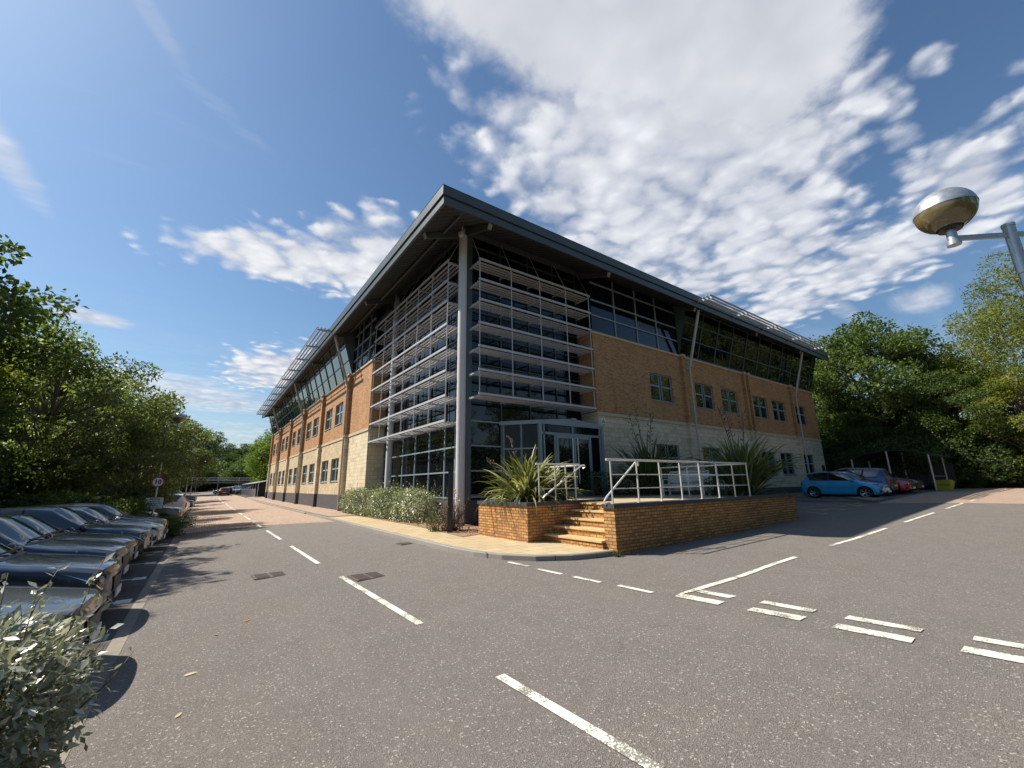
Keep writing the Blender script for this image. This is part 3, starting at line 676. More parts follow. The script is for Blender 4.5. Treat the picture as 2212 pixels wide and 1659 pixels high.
# outward leaning top storey glazing
def lean(ax, c, out, u0, u1, us, name):
    zt = sof(5.8+1.65-out, 99) if ax == 'x' else sof(99, 12.12+1.73-out)
    zt -= .02; z0 = 9.17
    P3 = (lambda u, t, d=0: (c-out*t+d, u, z0+(zt-z0)*t)) if ax == 'x' else (lambda u, t, d=0: (u, c-out*t+d, z0+(zt-z0)*t))
    m = MB(); a, b, e, g = P3(u0, 0), P3(u1, 0), P3(u1, 1), P3(u0, 1); m.quad(*((g, e, b, a) if ax == 'x' else (a, b, e, g)))
    G = m.build(name, 'tilt_glass' if ax == 'x' else 'dark_glass', B)
    m = MB()
    for u in us: m.bar(P3(u, 0, -.01), P3(u, 1, -.01), .055, .09, up=(1, 0, 0) if ax == 'x' else (0, 1, 0))
    for t in (.02, .36, .69, .97): m.bar(P3(u0, t, -.012), P3(u1, t, -.012), .05, .055)
    m.build('mullions', 'steel_grey', G)
    m = MB()
    for u in (u0, u1):
        k = .04 if u == u0 else -.04
        m.add([P3(u, 0), P3(u, 1), tuple(Vector(P3(u, 1))+Vector((out, 0, 0) if ax == 'x' else (0, out, 0))), P3(u+k, 0), P3(u+k, 1), tuple(Vector(P3(u+k, 1))+Vector((out, 0, 0) if ax == 'x' else (0, out, 0)))],
              [(0, 1, 2), (5, 4, 3), (0, 3, 4, 1), (1, 4, 5, 2), (2, 5, 3, 0)])
    build_split(m, 'cheek_panel', 'steel_grey', G)
lean('x', XF, .86, 29.2, 70.9, [29.24+2.04*i for i in range(1, 21)], 'leaning_glazing')
lean('y', YF, .82, 22.75, 42.9, [22.8+1.93*i for i in range(1, 11)], 'leaning_glazing')
# roof: fascia, soffit, covering
RX, RY = 43.0, 71.3
m = MB()
m.box(5.8, 5.88, 12.2, RY, 12.03, 12.41); m.box(5.8, RX, 12.12, 12.2, 12.03, 12.41)
m.box(5.86, 5.92, 12.24, RY, 11.69, 11.99); m.box(5.86, RX, 12.18, 12.24, 11.69, 11.99)
m.box(5.93, 5.99, 12.3, RY, 11.75, 12.2, ); m.box(5.93, RX, 12.25, 12.3, 11.75, 12.2)
m.add([(RX, 12.12, 12.41), (RX, 17, 14.7), (RX, 17, 13.98), (RX, 12.12, 11.69)], [(0, 1, 2, 3)]); m.add([(5.8, RY, 12.41), (10.7, RY, 14.7), (10.7, RY, 13.98), (5.8, RY, 11.69)], [(3, 2, 1, 0)])
roof = m.build('roof_fascia', 'fascia_grey', B)
me = bpy.data.meshes.new('soffit')
vs = [(5.9, 12.22, sof(5.9, 12.22)), (5.9, RY, sof(5.9, 99)), (9.6, RY, sof(9.6, 99)), (9.6, 15.92, sof(9.6, 15.92)), (RX, 15.92, sof(99, 15.92)), (RX, 12.22, sof(99, 12.22))]
me.from_pydata(vs, [], [(0, 3, 2, 1), (0, 5, 4, 3)]); uvl = me.uv_layers.new(name='UVMap')
for p in me.polygons:
    for li in p.loop_indices:
        v = me.vertices[me.loops[li].vertex_index].co; uvl.data[li].uv = ((v.y, v.x) if p.index == 0 else (v.x, v.y))
me.materials.append(MATS['ribbed_soffit']); so_ = bpy.data.objects.new('soffit', me); C.objects.link(so_); so_.parent = B; so_.matrix_parent_inverse = Matrix.Translation(-Vector(B.location))
m = MB(); T = 12.42
m.quad((5.79, 12.11, T), (10.8, 17.1, T+2.3), (10.8, RY, T+2.3), (5.79, RY, T)); m.quad((5.79, 12.11, T), (RX, 12.11, T), (RX, 17.1, T+2.3), (10.8, 17.1, T+2.3)); m.quad((10.8, 17.1, T+2.3), (RX, 17.1, T+2.3), (RX, RY, T+2.3), (10.8, RY, T+2.3))
m.build('roof_covering', 'roof_sheet', B)
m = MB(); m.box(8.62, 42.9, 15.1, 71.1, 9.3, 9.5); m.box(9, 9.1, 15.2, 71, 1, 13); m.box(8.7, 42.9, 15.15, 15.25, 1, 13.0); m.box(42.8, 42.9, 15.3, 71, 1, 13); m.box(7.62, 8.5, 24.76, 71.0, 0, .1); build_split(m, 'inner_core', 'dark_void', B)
# beams under the soffit
m = MB(); m.bar((8.12, 14.6, 12.68), (8.12, 71, 12.68), .16, .2); m.bar((8.15, 14.62, 12.70), (42.8, 14.62, 12.70), .16, .2); m.bar((7.0, 12.95, 12.12), (7.0, 71, 12.12), .09, .1); build_split(m, 'ring_beam', 'soffit_metal', B)
def outrig(a, b):
    m = MB(); a = Vector(a); b = Vector(b); dd = (b-a); sd = Vector((dd.y, -dd.x, 0)).normalized()*.06
    h0, h1 = .42, .20
    m.add([a-sd, a+sd, a+sd-Vector((0, 0, h0)), a-sd-Vector((0, 0, h0)), b-sd, b+sd, b+sd-Vector((0, 0, h1)), b-sd-Vector((0, 0, h1))], [(0, 1, 2, 3), (7, 6, 5, 4), (0, 4, 5, 1), (1, 5, 6, 2), (2, 6, 7, 3), (3, 7, 4, 0)], 0)
    e = dd.normalized()*.012
    m.add([b-sd*1.4+e, b+sd*1.4+e, b+sd*1.4+e-Vector((0, 0, h1)), b-sd*1.4+e-Vector((0, 0, h1))], [(0, 1, 2, 3)], 1); m.bar(b-Vector((0, 0, h1/2)), b+e*3-Vector((0, 0, h1/2)), .17, h1+.02, mi=1)
    m.build('roof_beam', ['soffit_metal', 'cream_metal'], B)
for y in (14.6, 22.6, 29.2, 37.2, 45.2, 53.2, 61.3, 69.3): outrig((8.0, y, sof(8.0, 99)-.03), (6.22, y, sof(6.22, 99)-.03))
for x in (8.1, 15.17, 22.85, 30.7, 38.15): outrig((x, 14.5, sof(99, 14.5)-.03), (x, 12.55, sof(99, 12.55)-.03))
# columns
for (x, y, r) in ((7.98, 14.52, .178), (8.02, 22.6, .17)):
    m = MB(); m.tube((x, y, -.1), (x, y, 12.35), r, n=28, caps=True); c_ = m.build('column', 'column_paint', B, smooth='auto')
    m = MB(); m.box(x-.14, x+.14, y-.02, y+.02, 12.35, 12.66); m.box(x-.02, x+.02, y-.14, y+.14, 12.35, 12.66); m.tube((x-.12, y-.12, 12.42), (x-.12, y-.26, 12.42), .05, n=10); m.bar((x-.1, y-.1, 12.4), (x-.2, y-.3, 12.62), .03, .05); m.build('column_head', 'cream_metal', c_)
m = MB(); m.lathe([(0.0, -.12), (.05, -.11), (.11, -.05), (.13, 0), (.13, .09), (.06, .10)], 16, (7.62, 14.05, 12.02)); m.tube((7.62, 14.05, 12.1), (7.66, 14.12, 12.4), .025); m.build('dome_camera', 'cream_metal', B, smooth='auto')
# struts and downpipes
for y in (29.12, 45.2, 61.3): 
    m = MB(); m.tube((7.15, y, 8.45), (6.08, y, 11.78), .085, n=12); m.tube((7.17, y, 8.47), (7.17, y, 0.1), .055, n=10); m.box(7.1, 7.3, y-.08, y+.08, 8.3, 8.6); m.build('strut', 'cream_metal', B, smooth='auto')
for x in (23.25, 38.5):
    m = MB(); m.tube((x, 13.52, 8.45), (x-.05, 12.5, 11.8), .085, n=12); m.tube((x, 13.55, 8.47), (x, 13.55, .2), .06, n=10); m.box(x-.08, x+.08, 13.5, 13.85, 8.3, 8.6); m.build('strut', 'cream_metal', B, smooth='auto')
# sun louvres over the glass corner
def shelf(ax, z, u0, u1, vs_):
    c0, c1 = (XF, 8.36) if ax == 'x' else (YF-.02, 14.86)
    P3 = (lambda u, d, z: (d, u, z)) if ax == 'x' else (lambda u, d, z: (u, d, z))
    m = MB()
    m.bar(P3(u0, c0+.03, z-.05), P3(u1, c0+.03, z-.05), .05, .09)
    for k in range(1, 5):
        dpt = c0+.05+.185*k
        m.bar(P3(u0+.05, dpt, z-.10), P3(u1-.02, dpt, z-.10), .085, .02, up=(0.25, 0, 1) if ax == 'x' else (0, .25, 1))
    for v in vs_:
        m.bar(P3(v, c0+.06, z-.13), P3(v, c1, z-.13), .03, .07)
        for k in range(1, 5): m.bar(P3(v-.03, c0+.05+.185*k, z-.13), P3(v+.03, c0+.05+.185*k, z-.13), .05, .11)
    m.build('sun_louvre', 'alu', B)
Lv = [14.98+1.6*i for i in range(7)]; Rv = [8.47, 10.12, 11.78, 13.43, 15.05]
LZ = [11.25, 10.31, 9.37, 8.3, 7.25, 6.25, 5.21, 4.18]; RZ = [11.13, 10.19, 9.26, 8.22, 7.2, 6.2, 5.2]
for z in LZ: shelf('x', z, 14.9, 24.66, Lv)
for z in RZ: shelf('y', z, 8.4, 15.12, Rv)
for v in Lv:
    m = MB(); m.tube((XF+.07, v, 4.12), (XF+.07, v, 11.22), .024, n=8); m.tube((XF+.07, v, 11.22), (8.25, v, 12.75), .014, n=6); m.build('louvre_rod', 'alu', B, smooth='auto')
for v in Rv:
    m = MB(); m.tube((v, YF+.05, 5.1), (v, YF+.05, 11.1), .024, n=8); m.tube((v, YF+.05, 11.1), (v-.03, 14.7, 12.8), .014, n=6); m.build('louvre_rod', 'alu', B, smooth='auto')
# sunshades beyond the eaves
m = MB()
for i in range(11):
    y = 29.1+4.02*i; m.bar((5.8, y, 12.05), (4.92, y, 11.98), .06, .11); m.bar((5.8, y, 11.9), (5.0, y, 11.96), .04, .04)
for k in range(4): x = 5.6-.22*k; m.bar((x, 28.9, 12.10), (x, 69.6, 12.10), .10, .02, up=(.5, 0, 1))
m.bar((4.93, 28.9, 12.0), (4.93, 69.6, 12.0), .04, .06)
m.build('sunshade', 'galv', B)
m = MB()
for i in range(5):
    x = 22.6+4.15*i; m.bar((x, 12.12, 12.05), (x, 11.2, 11.98), .06, .12)
for k in range(4): y = 11.95-.22*k; m.bar((22.4, y, 12.10), (39.6, y, 12.10), .10, .02, up=(0, .5, 1))
m.build('sunshade', 'alu', B)
# entrance porch
PZ = 1.07
pl = [(10.2, 14.84), (11.27, 13.6), (15.02, 13.6), (15.02, 14.84)]
m = MB()
for (a, b) in zip(pl, pl[1:]): m.quad((a[0], a[1], PZ), (b[0], b[1], PZ), (b[0], b[1], 4.1), (a[0], a[1], 4.1))
PO = m.build('porch', 'porch_glass', B)
m = MB()
for x, y, w_ in ((11.25, 13.58, .13), (15.04, 13.58, .13), (10.22, 14.8, .07)): m.box(x-w_/2, x+w_/2, y-w_/2, y+w_/2, PZ, 4.12)
m.bar((11.3, 13.585, 3.72), (14.98, 13.585, 3.72), .09, .10); m.box(13.1, 13.18, 13.54, 13.62, 3.77, 4.12); m.box(11.42, 11.49, 13.54, 13.63, PZ, 4.12); m.box(14.85, 14.92, 13.54, 13.63, PZ, 4.12)
for xx in (12.03, 14.2): m.box(xx, xx+.07, 13.54, 13.63, PZ, 3.68)
m.bar((14.29, 13.585, 2.05), (14.85, 13.585, 2.05), .06, .05); m.bar((14.29, 13.585, 1.9), (14.85, 13.585, 1.9), .06, .05)
m.bar((10.22, 14.79, 3.08), (11.2, 13.64, 3.08), .05, .06); m.bar((10.73, 14.2, PZ), (10.73, 14.2, 4.1), .06, .06)
m.build('porch_frame', 'frame_grey', PO)
m = MB(); m.add([(11.17, 13.5, 4.1), (15.1, 13.5, 4.1), (15.1, 13.5, 4.24), (13.15, 13.5, 4.44), (11.17, 13.5, 4.26)], [(0, 1, 2, 3, 4)])
m.add([(11.17, 13.5, 4.26), (13.15, 13.5, 4.44), (13.15, 14.86, 4.44), (10.05, 14.86, 4.26)], [(0, 1, 2, 3)]); m.add([(13.15, 13.5, 4.44), (15.1, 13.5, 4.24), (15.1, 14.86, 4.24), (13.15, 14.86, 4.44)], [(0, 1, 2, 3)])
m.add([(10.05, 14.86, 4.1), (11.17, 13.5, 4.1), (11.17, 13.5, 4.26), (10.05, 14.86, 4.26)], [(0, 1, 2, 3)]); m.add([(10.05, 14.86, 4.1), (15.1, 14.86, 4.1), (15.1, 13.5, 4.1), (11.17, 13.5, 4.1)], [(0, 1, 2, 3)])
m.box(13.02, 13.28, 13.44, 13.5, 4.36, 4.46)
m.build('porch_roof', 'frame_grey', PO)
for i, (a, b) in enumerate(((12.12, 13.13), (13.15, 14.18))):
    m = MB(); m.box(a, a+.1, 13.5, 13.56, PZ+.01, 3.66); m.box(b-.1, b, 13.5, 13.56, PZ+.01, 3.66); m.box(a+.1, b-.1, 13.5, 13.56, 3.54, 3.66); m.box(a+.1, b-.1, 13.5, 13.56, PZ+.01, PZ+.22)
    D = m.build('door', 'frame_grey', B)
    m = MB(); m.quad((a+.08, 13.54, PZ+.2), (b-.08, 13.54, PZ+.2), (b-.08, 13.54, 3.6), (a+.08, 13.54, 3.6)); m.build('door_pane', 'dark_glass', D)
    hx = b-.14 if i == 0 else a+.14; m = MB(); m.tube((hx, 13.42, 1.6), (hx, 13.42, 3.55), .022, n=10); m.tube((hx, 13.42, 1.8), (hx, 13.5, 1.8), .012); m.tube((hx, 13.42, 3.3), (hx, 13.5, 3.3), .012); m.build('handle', 'inox', D, smooth='auto')
m = MB(); m.box(15.36, 15.66, 13.825, 13.84, 4.29, 4.71, 0); m.box(15.37, 15.65, 13.820, 13.826, 4.30, 4.42, 1)
m.add([(15.38, 13.822, 4.46), (15.64, 13.822, 4.46), (15.51, 13.822, 4.69)], [(0, 1, 2)], 2); m.add([(15.425, 13.819, 4.485), (15.595, 13.819, 4.485), (15.51, 13.819, 4.64)], [(0, 1, 2)], 0)
m.add([(15.45, 13.816, 4.50), (15.56, 13.816, 4.52), (15.55, 13.816, 4.57), (15.46, 13.816, 4.55)], [(0, 1, 2, 3)], 2)
for i in range(3): m.box(15.40, 15.62, 13.817, 13.8205, 4.32+.032*i, 4.332+.032*i, 2)
o = m.build('camera_warning_sign', ['sign_white', 'sign_yellow', 'sign_black']); tag(o, 'small white and yellow camera warning sign on the stone wall beside the porch', 'sign')
m = MB(); m.box(42.2, 42.45, 13.72, 13.85, 2.3, 2.8); m.build('wall_box', 'plastic_black', B)

# ================================================================ TERRACE
Tt = empty('entrance_terrace', (7.75, 6.76, 0), label='raised brick entrance terrace with steps and corner planter in front of the glass doors', cat='terrace')
m = MB(); m.box(7.75, 17.55, 6.76, 7.06, -.4, 1.03); m.box(17.25, 17.55, 7.06, 13.84, -.4, 1.03); m.box(7.75, 8.9, 7.061, 7.10, -.4, 1.02)
m.build('retaining_wall', 'terrace_brick', Tt)
m = MB(); m.box(7.70, 17.6, 6.72, 7.10, 1.03, 1.125); m.box(17.22, 17.6, 7.10, 13.83, 1.03, 1.125); m.build('wall_coping', 'coping_brick', Tt)
m = MB(); m.box(9.36, 17.24, 7.1, 13.84, .2, 1.06); m.box(10.3, 15.2, 13.8, 14.85, .2, 1.066)
m.build('terrace_floor', 'buff_slab', Tt)
zs_ = [.112, .30, .49, .69, .88, 1.068]; xs_ = [7.66, 8.02, 8.36, 8.70, 9.04]
for i in range(5):
    m = MB(); x0 = xs_[i]; x1 = xs_[i+1] if i < 4 else 9.4
    m.box(x0, x1+.03, 7.10, 9.165, zs_[i]-.02 if i else -.1, zs_[i+1]-.045, 0); m.box(x0-.035, x1+.02, 7.105, 9.16, zs_[i+1]-.045, zs_[i+1], 1)
    m.build('step', ['terrace_brick', 'tread_stone'], Tt)
m = MB(); m.box(7.08, 10.4, 9.17, 9.42, -.2, 1.03); m.box(7.08, 7.33, 9.42, 11.65, -.2, 1.03); m.box(7.33, 10.4, 11.4, 11.65, -.2, 1.03); m.box(10.15, 10.4, 9.42, 11.4, -.2, 1.03)
build_split(m, 'planter_wall', 'terrace_brick', Tt)
m = MB(); m.box(7.04, 10.44, 9.14, 9.45, 1.03, 1.125); m.box(7.04, 7.36, 9.45, 11.68, 1.03, 1.125); m.box(7.36, 10.44, 11.38, 11.68, 1.03, 1.125); m.build('planter_coping', 'coping_brick', Tt)
m = MB(); m.box(7.34, 10.14, 9.43, 11.39, .6, 1.02); m.box(13.2, 17.2, 11.2, 13.8, 1.0, 1.09); m.box(15.4, 17.2, 7.2, 9.0, 1.0, 1.085); build_split(m, 'planter_soil', 'soil', Tt)
m = MB(); m.box(7.93, 8.16, 9.15, 9.17, .88, .985, 0); m.box(7.95, 8.14, 9.143, 9.15, .895, .97, 1); m.build('step_light', ['plastic_black', 'concrete'], Tt)
# railings
def rail(name, posts, tops, mids, label, extra=()):
    R = empty(name, posts[0], label=label, cat='railing', group='tubular steel railings of the terrace')
    for p in posts:
        m = MB(); m.tube((p[0], p[1], p[2]), (p[0], p[1], p[3] if len(p) > 3 else 2.13), .021, n=10); m.tube((p[0], p[1], p[2]), (p[0], p[1], p[2]+.012), .05, n=12); m.build('post', 'inox', R, smooth='auto')
    for pth in tops: m = MB(); m.path(pth, .027, 10); m.build('top_rail', 'inox', R, smooth='auto')
    for pth in mids: m = MB(); m.path(pth, .011, 8); m.build('mid_rail', 'inox', R, smooth='auto')
    for pth in extra: m = MB(); m.path(pth, .024, 10); m.build('handrail', 'inox', R, smooth='auto')
    return R
px_ = [7.83, 8.80, 9.73, 10.66, 11.62, 12.57, 13.5, 14.44]
rail('railing', [(x, 6.86, 1.125) for x in px_]+[(14.44, y, 1.06) for y in (7.9, 9.0, 10.1)],
     [[(7.69, 6.86, 2.15), (14.47, 6.86, 2.16)], [(14.44, 6.9, 2.15), (14.44, 10.2, 2.15)]],
     [[(7.83, 6.86, z), (14.44, 6.86, z)] for z in (1.47, 1.80)]+[[(14.44, 6.86, z), (14.44, 10.1, z)] for z in (1.47, 1.80)],
     'long steel railing on the shaded brick wall with sloping handrail at the steps',
     [[(8.95, 6.95, 2.13), (9.02, 6.97, 2.06), (9.02, 7.0, 2.02)][::-1]+[(8.9, 6.97, 2.1), (7.75, 6.97, 1.28), (7.66, 6.97, 1.18), (7.68, 6.96, 1.12), (7.78, 6.9, 1.15)]])
rail('railing', [(7.6, 9.28, 1.125), (8.2, 9.28, 1.125), (8.62, 9.28, 1.125), (9.0, 9.28, 1.125)],
     [[(7.5, 9.28, 2.16), (9.2, 9.28, 2.16)], [(9.12, 9.3, 2.13), (9.12, 10.9, 2.13)]], [[(7.6, 9.28, z), (9.12, 9.28, z)] for z in (1.47, 1.8)],
     'short steel railing rising out of the spiky planter beside the steps', [[(7.62, 9.16, 1.20), (7.66, 9.12, 1.28), (9.12, 9.12, 2.12), (9.24, 9.12, 2.14), (9.29, 9.14, 2.08), (9.26, 9.2, 2.04)]])
# bench
Bn = empty('bench', (16.35, 10.2, 1.06), -pi/2+.10, label='weathered grey slatted wooden bench behind the long railing', cat='bench')
m = MB()
for i in range(5): m.box(-.85, .85, -.02-.1*i-.08, -.02-.1*i, .43, .455)
m.build('seat', 'timber_grey', Bn, world=False)
m = MB(); m.box(-.88, .88, .09, .13, .92, .99); 
for i in range(5): m.box(-.84, .84, .02+.014*i, .045+.014*i, .53+.075*i, .58+.075*i)
m.build('backrest', 'timber_grey', Bn, world=False)
for s in (-1, 1):
    m = MB(); m.box(s*.85-.035, s*.85+.035, -.55, -.48, 0, .62); m.build('leg', 'timber_grey', Bn, world=False)
    m = MB(); m.bar((s*.85, .0, 0), (s*.85, .0, .45), .07, .07); m.bar((s*.85, 0, .45), (s*.85, .12, .95), .07, .07); m.build('leg', 'timber_grey', Bn, world=False)
    m = MB(); m.bar((s*.85, -.6, .645), (s*.85, .06, .66), .09, .04); m.bar((s*.85, -.5, .2), (s*.85, 0, .2), .04, .06); m.build('armrest', 'timber_grey', Bn, world=False)
Bl = empty('bollard_light', (16.85, 9.3, 1.06), label='short dark grey bollard light on the terrace in front of the flax leaves', cat='bollard')
m = MB(); m.tube((0, 0, 0), (0, 0, 1.02), .085, n=20); m.build('post', 'steel_grey', Bl, smooth='auto', world=False)
m = MB(); m.lathe([(.07, 1.02), (.07, 1.15), (.088, 1.15), (.088, 1.19), (.0, 1.22)], 20); m.build('lamp_head', 'galv', Bl, smooth='auto', world=False)
# totem post in the bed
o = MB(); o.box(-.085, .085, -.03, .03, 0, 1.93); o.box(-.078, .078, -.042, -.03, .02, 1.9); o.box(-.095, .095, -.04, .04, 1.93, 1.945)
q = o.build('sign_post', 'black_metal', None, bevel=.004); q.location = (6.66, 12.75, .12); q.rotation_euler = (0, 0, -.55); tag(q, 'flat black upright post standing in the bed in front of the white column', 'post')
# ================================================================ CARS
def pchip(y, xs):
    """monotone cubic through y at integer knots, evaluated at xs; y: (n, k)"""
    y = np.asarray(y, float); n = len(y); dlt = y[1:]-y[:-1]
    m = np.zeros_like(y); m[0] = dlt[0]; m[-1] = dlt[-1]
    s = (dlt[:-1]*dlt[1:]) > 0
    with np.errstate(divide='ignore', invalid='ignore'):
        hm = 2*dlt[:-1]*dlt[1:]/(dlt[:-1]+dlt[1:])
    m[1:-1] = np.where(s, np.nan_to_num(hm), 0)
    xs = np.clip(xs, 0, n-1); i = np.minimum(xs.astype(int), n-2); t = (xs-i)[:, None]
    a, b = y[i], y[i+1]; ma, mb_ = m[i], m[i+1]
    return (2*t**3-3*t**2+1)*a+(t**3-2*t**2+t)*ma+(-2*t**3+3*t**2)*b+(t**3-t**2)*mb_
class CarShape:
    """lofted body; x runs back from the nose (0) to the tail (-L), y to the left, z up"""
    def __init__(s, L=4.25, W=1.78, H=1.46, clear=.18, belt=.92, hood=.93, cowl=1.13, rear='hatch', nose=.66, curve=.20, base=.98, roofr=3.55, lean=0):
        hw = W/2; s.L, s.W, s.H = L, W, H; s.hw = hw; h = H
        fw, rw = .83, L-.72-(.12 if rear == 'saloon' else 0); s.fw, s.rw = fw, rw; s.clear = clear
        st = []
        def S(x, z0, z1, z2, y3, z3, x4, y4, z4, x5, z5, x6, z6, y0=.93, y1=1.0, y2=1.0):
            st.append([(x, y0*hw, z0), (x, y1*hw, z1), (x, y2*hw, z2), (x, y3*hw, z3), (x4, y4*hw, z4), (x5, y4*hw*.5, z5), (x6, 0, z6)])
        c = clear; nz = nose
        S(0, c+.13, c+.2, .50, .76, nz-.07, 0, .70, nz-.01, 0, nz+.01, 0, nz+.015, .74, .78, .79)
        S(-.05, c+.03, c+.15, .50, .85, nz-.02, -.07, .75, nz+.06, -.07, nz+.085, -.07, nz+.095, .83, .89, .89)
        S(-.34, c, c+.14, .54, .925, nz+.06, -.34, .78, hood-.10, -.34, hood-.07, -.34, hood-.06, .91, .965, .97)
        S(-.80, c, c+.14, .58, .955, nz+.15, -.80, .80, hood-.03, -.80, hood, -.80, hood+.01)
        S(-1.10, c, c+.14, .60, .965, belt-.04, -cowl-.10, .80, hood+.045, -cowl, hood+.06, -cowl+.03, hood+.07)
        S(-1.62, c, c+.14, .62, .955, belt, -cowl-.80, .655, h-.095, -cowl-.72, h-.04, -cowl-.70, h-.025)
        S(-2.45, c, c+.14, .62, .955, belt+.02, -2.5, .665, h-.055, -2.5, h-.008, -2.5, h)
        S(-3.15, c, c+.14, .63, .95, belt+.035, -3.2, .655, h-.085, -3.2, h-.03, -3.2, h-.022)
        if rear == 'hatch':
            S(-roofr, c, c+.14, .64, .93, belt+.06, -L+.42, .62, h-.14, -L+.38, h-.075, -L+.36, h-.065, .93, 1, .99)
            S(-L+.20, c+.02, c+.16, .64, .89, base-.02, -L+.14, .66, base+.0, -L+.10, base+.01, -L+.09, base+.01, .9, .97, .97)
            S(-L+.06, c+.05, c+.18, .62, .83, base-.10, -L+.07, .66, base-.05, -L+.03, base-.04, -L+.02, base-.04, .84, .91, .92)
        else:
            S(-roofr, c, c+.14, .64, .94, belt+.05, -roofr-.25, .62, h-.16, -roofr-.20, h-.10, -roofr-.18, h-.09, .93, 1, .99)
            S(-L+.62, c+.02, c+.16, .64, .92, belt+.04, -L+.62, .68, belt+.09, -L+.60, belt+.10, -L+.60, belt+.105, .92, .98, .98)
            S(-L+.05, c+.05, c+.18, .62, .83, belt-.02, -L+.06, .70, belt+.07, -L+.02, belt+.08, -L+.01, belt+.08, .84, .91, .92)
        S(-L, c+.14, c+.26, .60, .80, base-.18, -L, .66, base-.09, -L, base-.085, -L, base-.085, .78, .86, .87)
        s.st = np.array(st); s.curve = curve; s.n = len(st)
    def at(s, i, t):
        """surface points for param arrays i (along) and t (0 sill .. 6 roof centre)"""
        i = np.atleast_1d(np.asarray(i, float)); t = np.atleast_1d(np.asarray(t, float))
        out = np.zeros((len(i), 3))
        uq, inv = np.unique(i, return_inverse=True)
        A = pchip(s.st.reshape(s.n, -1), uq).reshape(len(uq), 7, 3)
        for k in range(len(uq)):
            sel = inv == k; out[sel] = pchip(A[k], t[sel])
        # plan curvature at nose and tail
        yy = np.abs(out[:, 1])/s.hw; fx = np.clip(1+out[:, 0]/.7, 0, 1)**1.5; rx = np.clip(1-(out[:, 0]+s.L)/.6, 0, 1)**1.5
        out[:, 0] += -s.curve*fx*yy**2.8+s.curve*.6*rx*yy**2.8
        return out
def car_mesh_parts(sh):
    R = .365; wz = .315
    I = np.concatenate([np.linspace(k, k+1, [5, 6, 9, 8, 10, 12, 10, 8, 8, 5, 3][min(k, 10)], endpoint=False) for k in range(sh.n-1)]+[[sh.n-1]])
    T = np.concatenate([[0, .3, .6], np.linspace(1, 2, 6, endpoint=False), np.linspace(2, 3, 6, endpoint=False), [3, 3.07, 3.3, 3.6, 3.86, 3.93], [4, 4.06, 4.12, 4.4, 4.7], [5, 5.5, 6]])
    nI, nT = len(I), len(T); G = np.array([sh.at(np.full(nT, a), T) for a in I])
    def region(i, t):       # what a cell shows: 0 paint, 1 glass, 2 dark trim
        gt = sh.gl
        if gt[0] < i < gt[1] and t > 4.09: return 1          # windscreen
        if gt[2] < i < gt[3] and t > 4.09: return 1          # rear window
        if gt[4] < i < gt[5] and 3.05 < t < 3.9:
            if any(a < i < b for a, b in sh.pillars): return 2
            return 1
        if gt[4]-.02 < i < gt[5]+.06 and 3.0 < t < 3.05: return 2
        if t < .3: return 2
        return 0
    rt = sh.n-2 if True else 0
    V = []; idx = {}
    def vid(side, a, b):
        if T[b] == 6: side = 1
        key = (side, a, b)
        if key not in idx: p = G[a, b]; idx[key] = len(V); V.append([p[0], p[1]*side, p[2]])
        return idx[key]
    F = {0: [], 1: [], 2: []}; cut = []
    def inarch(p): return any((p[0]+w)**2+(p[2]-wz)**2 < R*R for w in (sh.fw, sh.rw)) and abs(p[1]) > .6*sh.hw
    for side in (1, -1):
        for a in range(nI-1):
            for b in range(nT-1):
                f = [vid(side, a, b), vid(side, a+1, b), vid(side, a+1, b+1), vid(side, a, b+1)]
                if side == 1: f = f[::-1]
                cpt = np.mean([V[q] for q in f], axis=0)
                if T[b+1] <= 3 and inarch(cpt): cut.append(f); continue
                F[region((I[a]+I[a+1])/2, (T[b]+T[b+1])/2)].append(f)
    kept = {q for k in F for f in F[k] for q in f}; cv = {q for f in cut for q in f}
    for q in kept & cv:
        p = V[q]; w_ = min((sh.fw, sh.rw), key=lambda w_: abs(p[0]+w_)); dx, dz = p[0]+w_, p[2]-wz; l = sqrt(dx*dx+dz*dz)+1e-9
        if p[2] > sh.clear+.02: p[0] = -w_+dx/l*R; p[2] = max(sh.clear, wz+dz/l*R)
    # front and rear faces
    for a, sg in ((0, 1), (nI-1, -1)):
        U = [-1, -.85, -.6, -.3, 0, .3, .6, .85, 1]; rows = [b for b in range(nT) if T[b] <= 4]
        grid = []
        for b in rows:
            p = G[a, b]; row = []
            x0 = sh.st[0 if a == 0 else -1][0][0]
            for u in U:
                yy = abs(u*p[1])/sh.hw; x = x0-sh.curve*yy**2.8 if a == 0 else x0+sh.curve*.6*yy**2.8
                V.append([x if abs(u) < 1 else p[0], u*p[1], p[2]+(1-u*u)*(.025 if T[b] == 4 else 0)]); row.append(len(V)-1)
            grid.append(row)
        for r in range(len(rows)-1):
            for c in range(len(U)-1):
                f = [grid[r][c], grid[r][c+1], grid[r+1][c+1], grid[r+1][c]]
                F[0 if T[rows[r]] >= .3 else 2].append(f if sg > 0 else f[::-1])
    return V, F
def npmesh(name, V, F, mats, parent, mi=None, smooth=True):
    used = sorted({q for f in F for q in f}); mp = {q: k for k, q in enumerate(used)}
    me = bpy.data.meshes.new(name); me.from_pydata([V[q] for q in used], [], [tuple(mp[q] for q in f) for f in F])
    for m in mats: me.materials.append(MATS[m])
    if smooth: me.polygons.foreach_set('use_smooth', [True]*len(F))
    if mi: me.polygons.foreach_set('material_index', mi)
    me.update()
    import bmesh
    bm = bmesh.new(); bm.from_mesh(me); bmesh.ops.remove_doubles(bm, verts=bm.verts, dist=.0008); bm.to_mesh(me); bm.free()
    o = bpy.data.objects.new(name, me); C.objects.link(o); o.parent = parent; return o
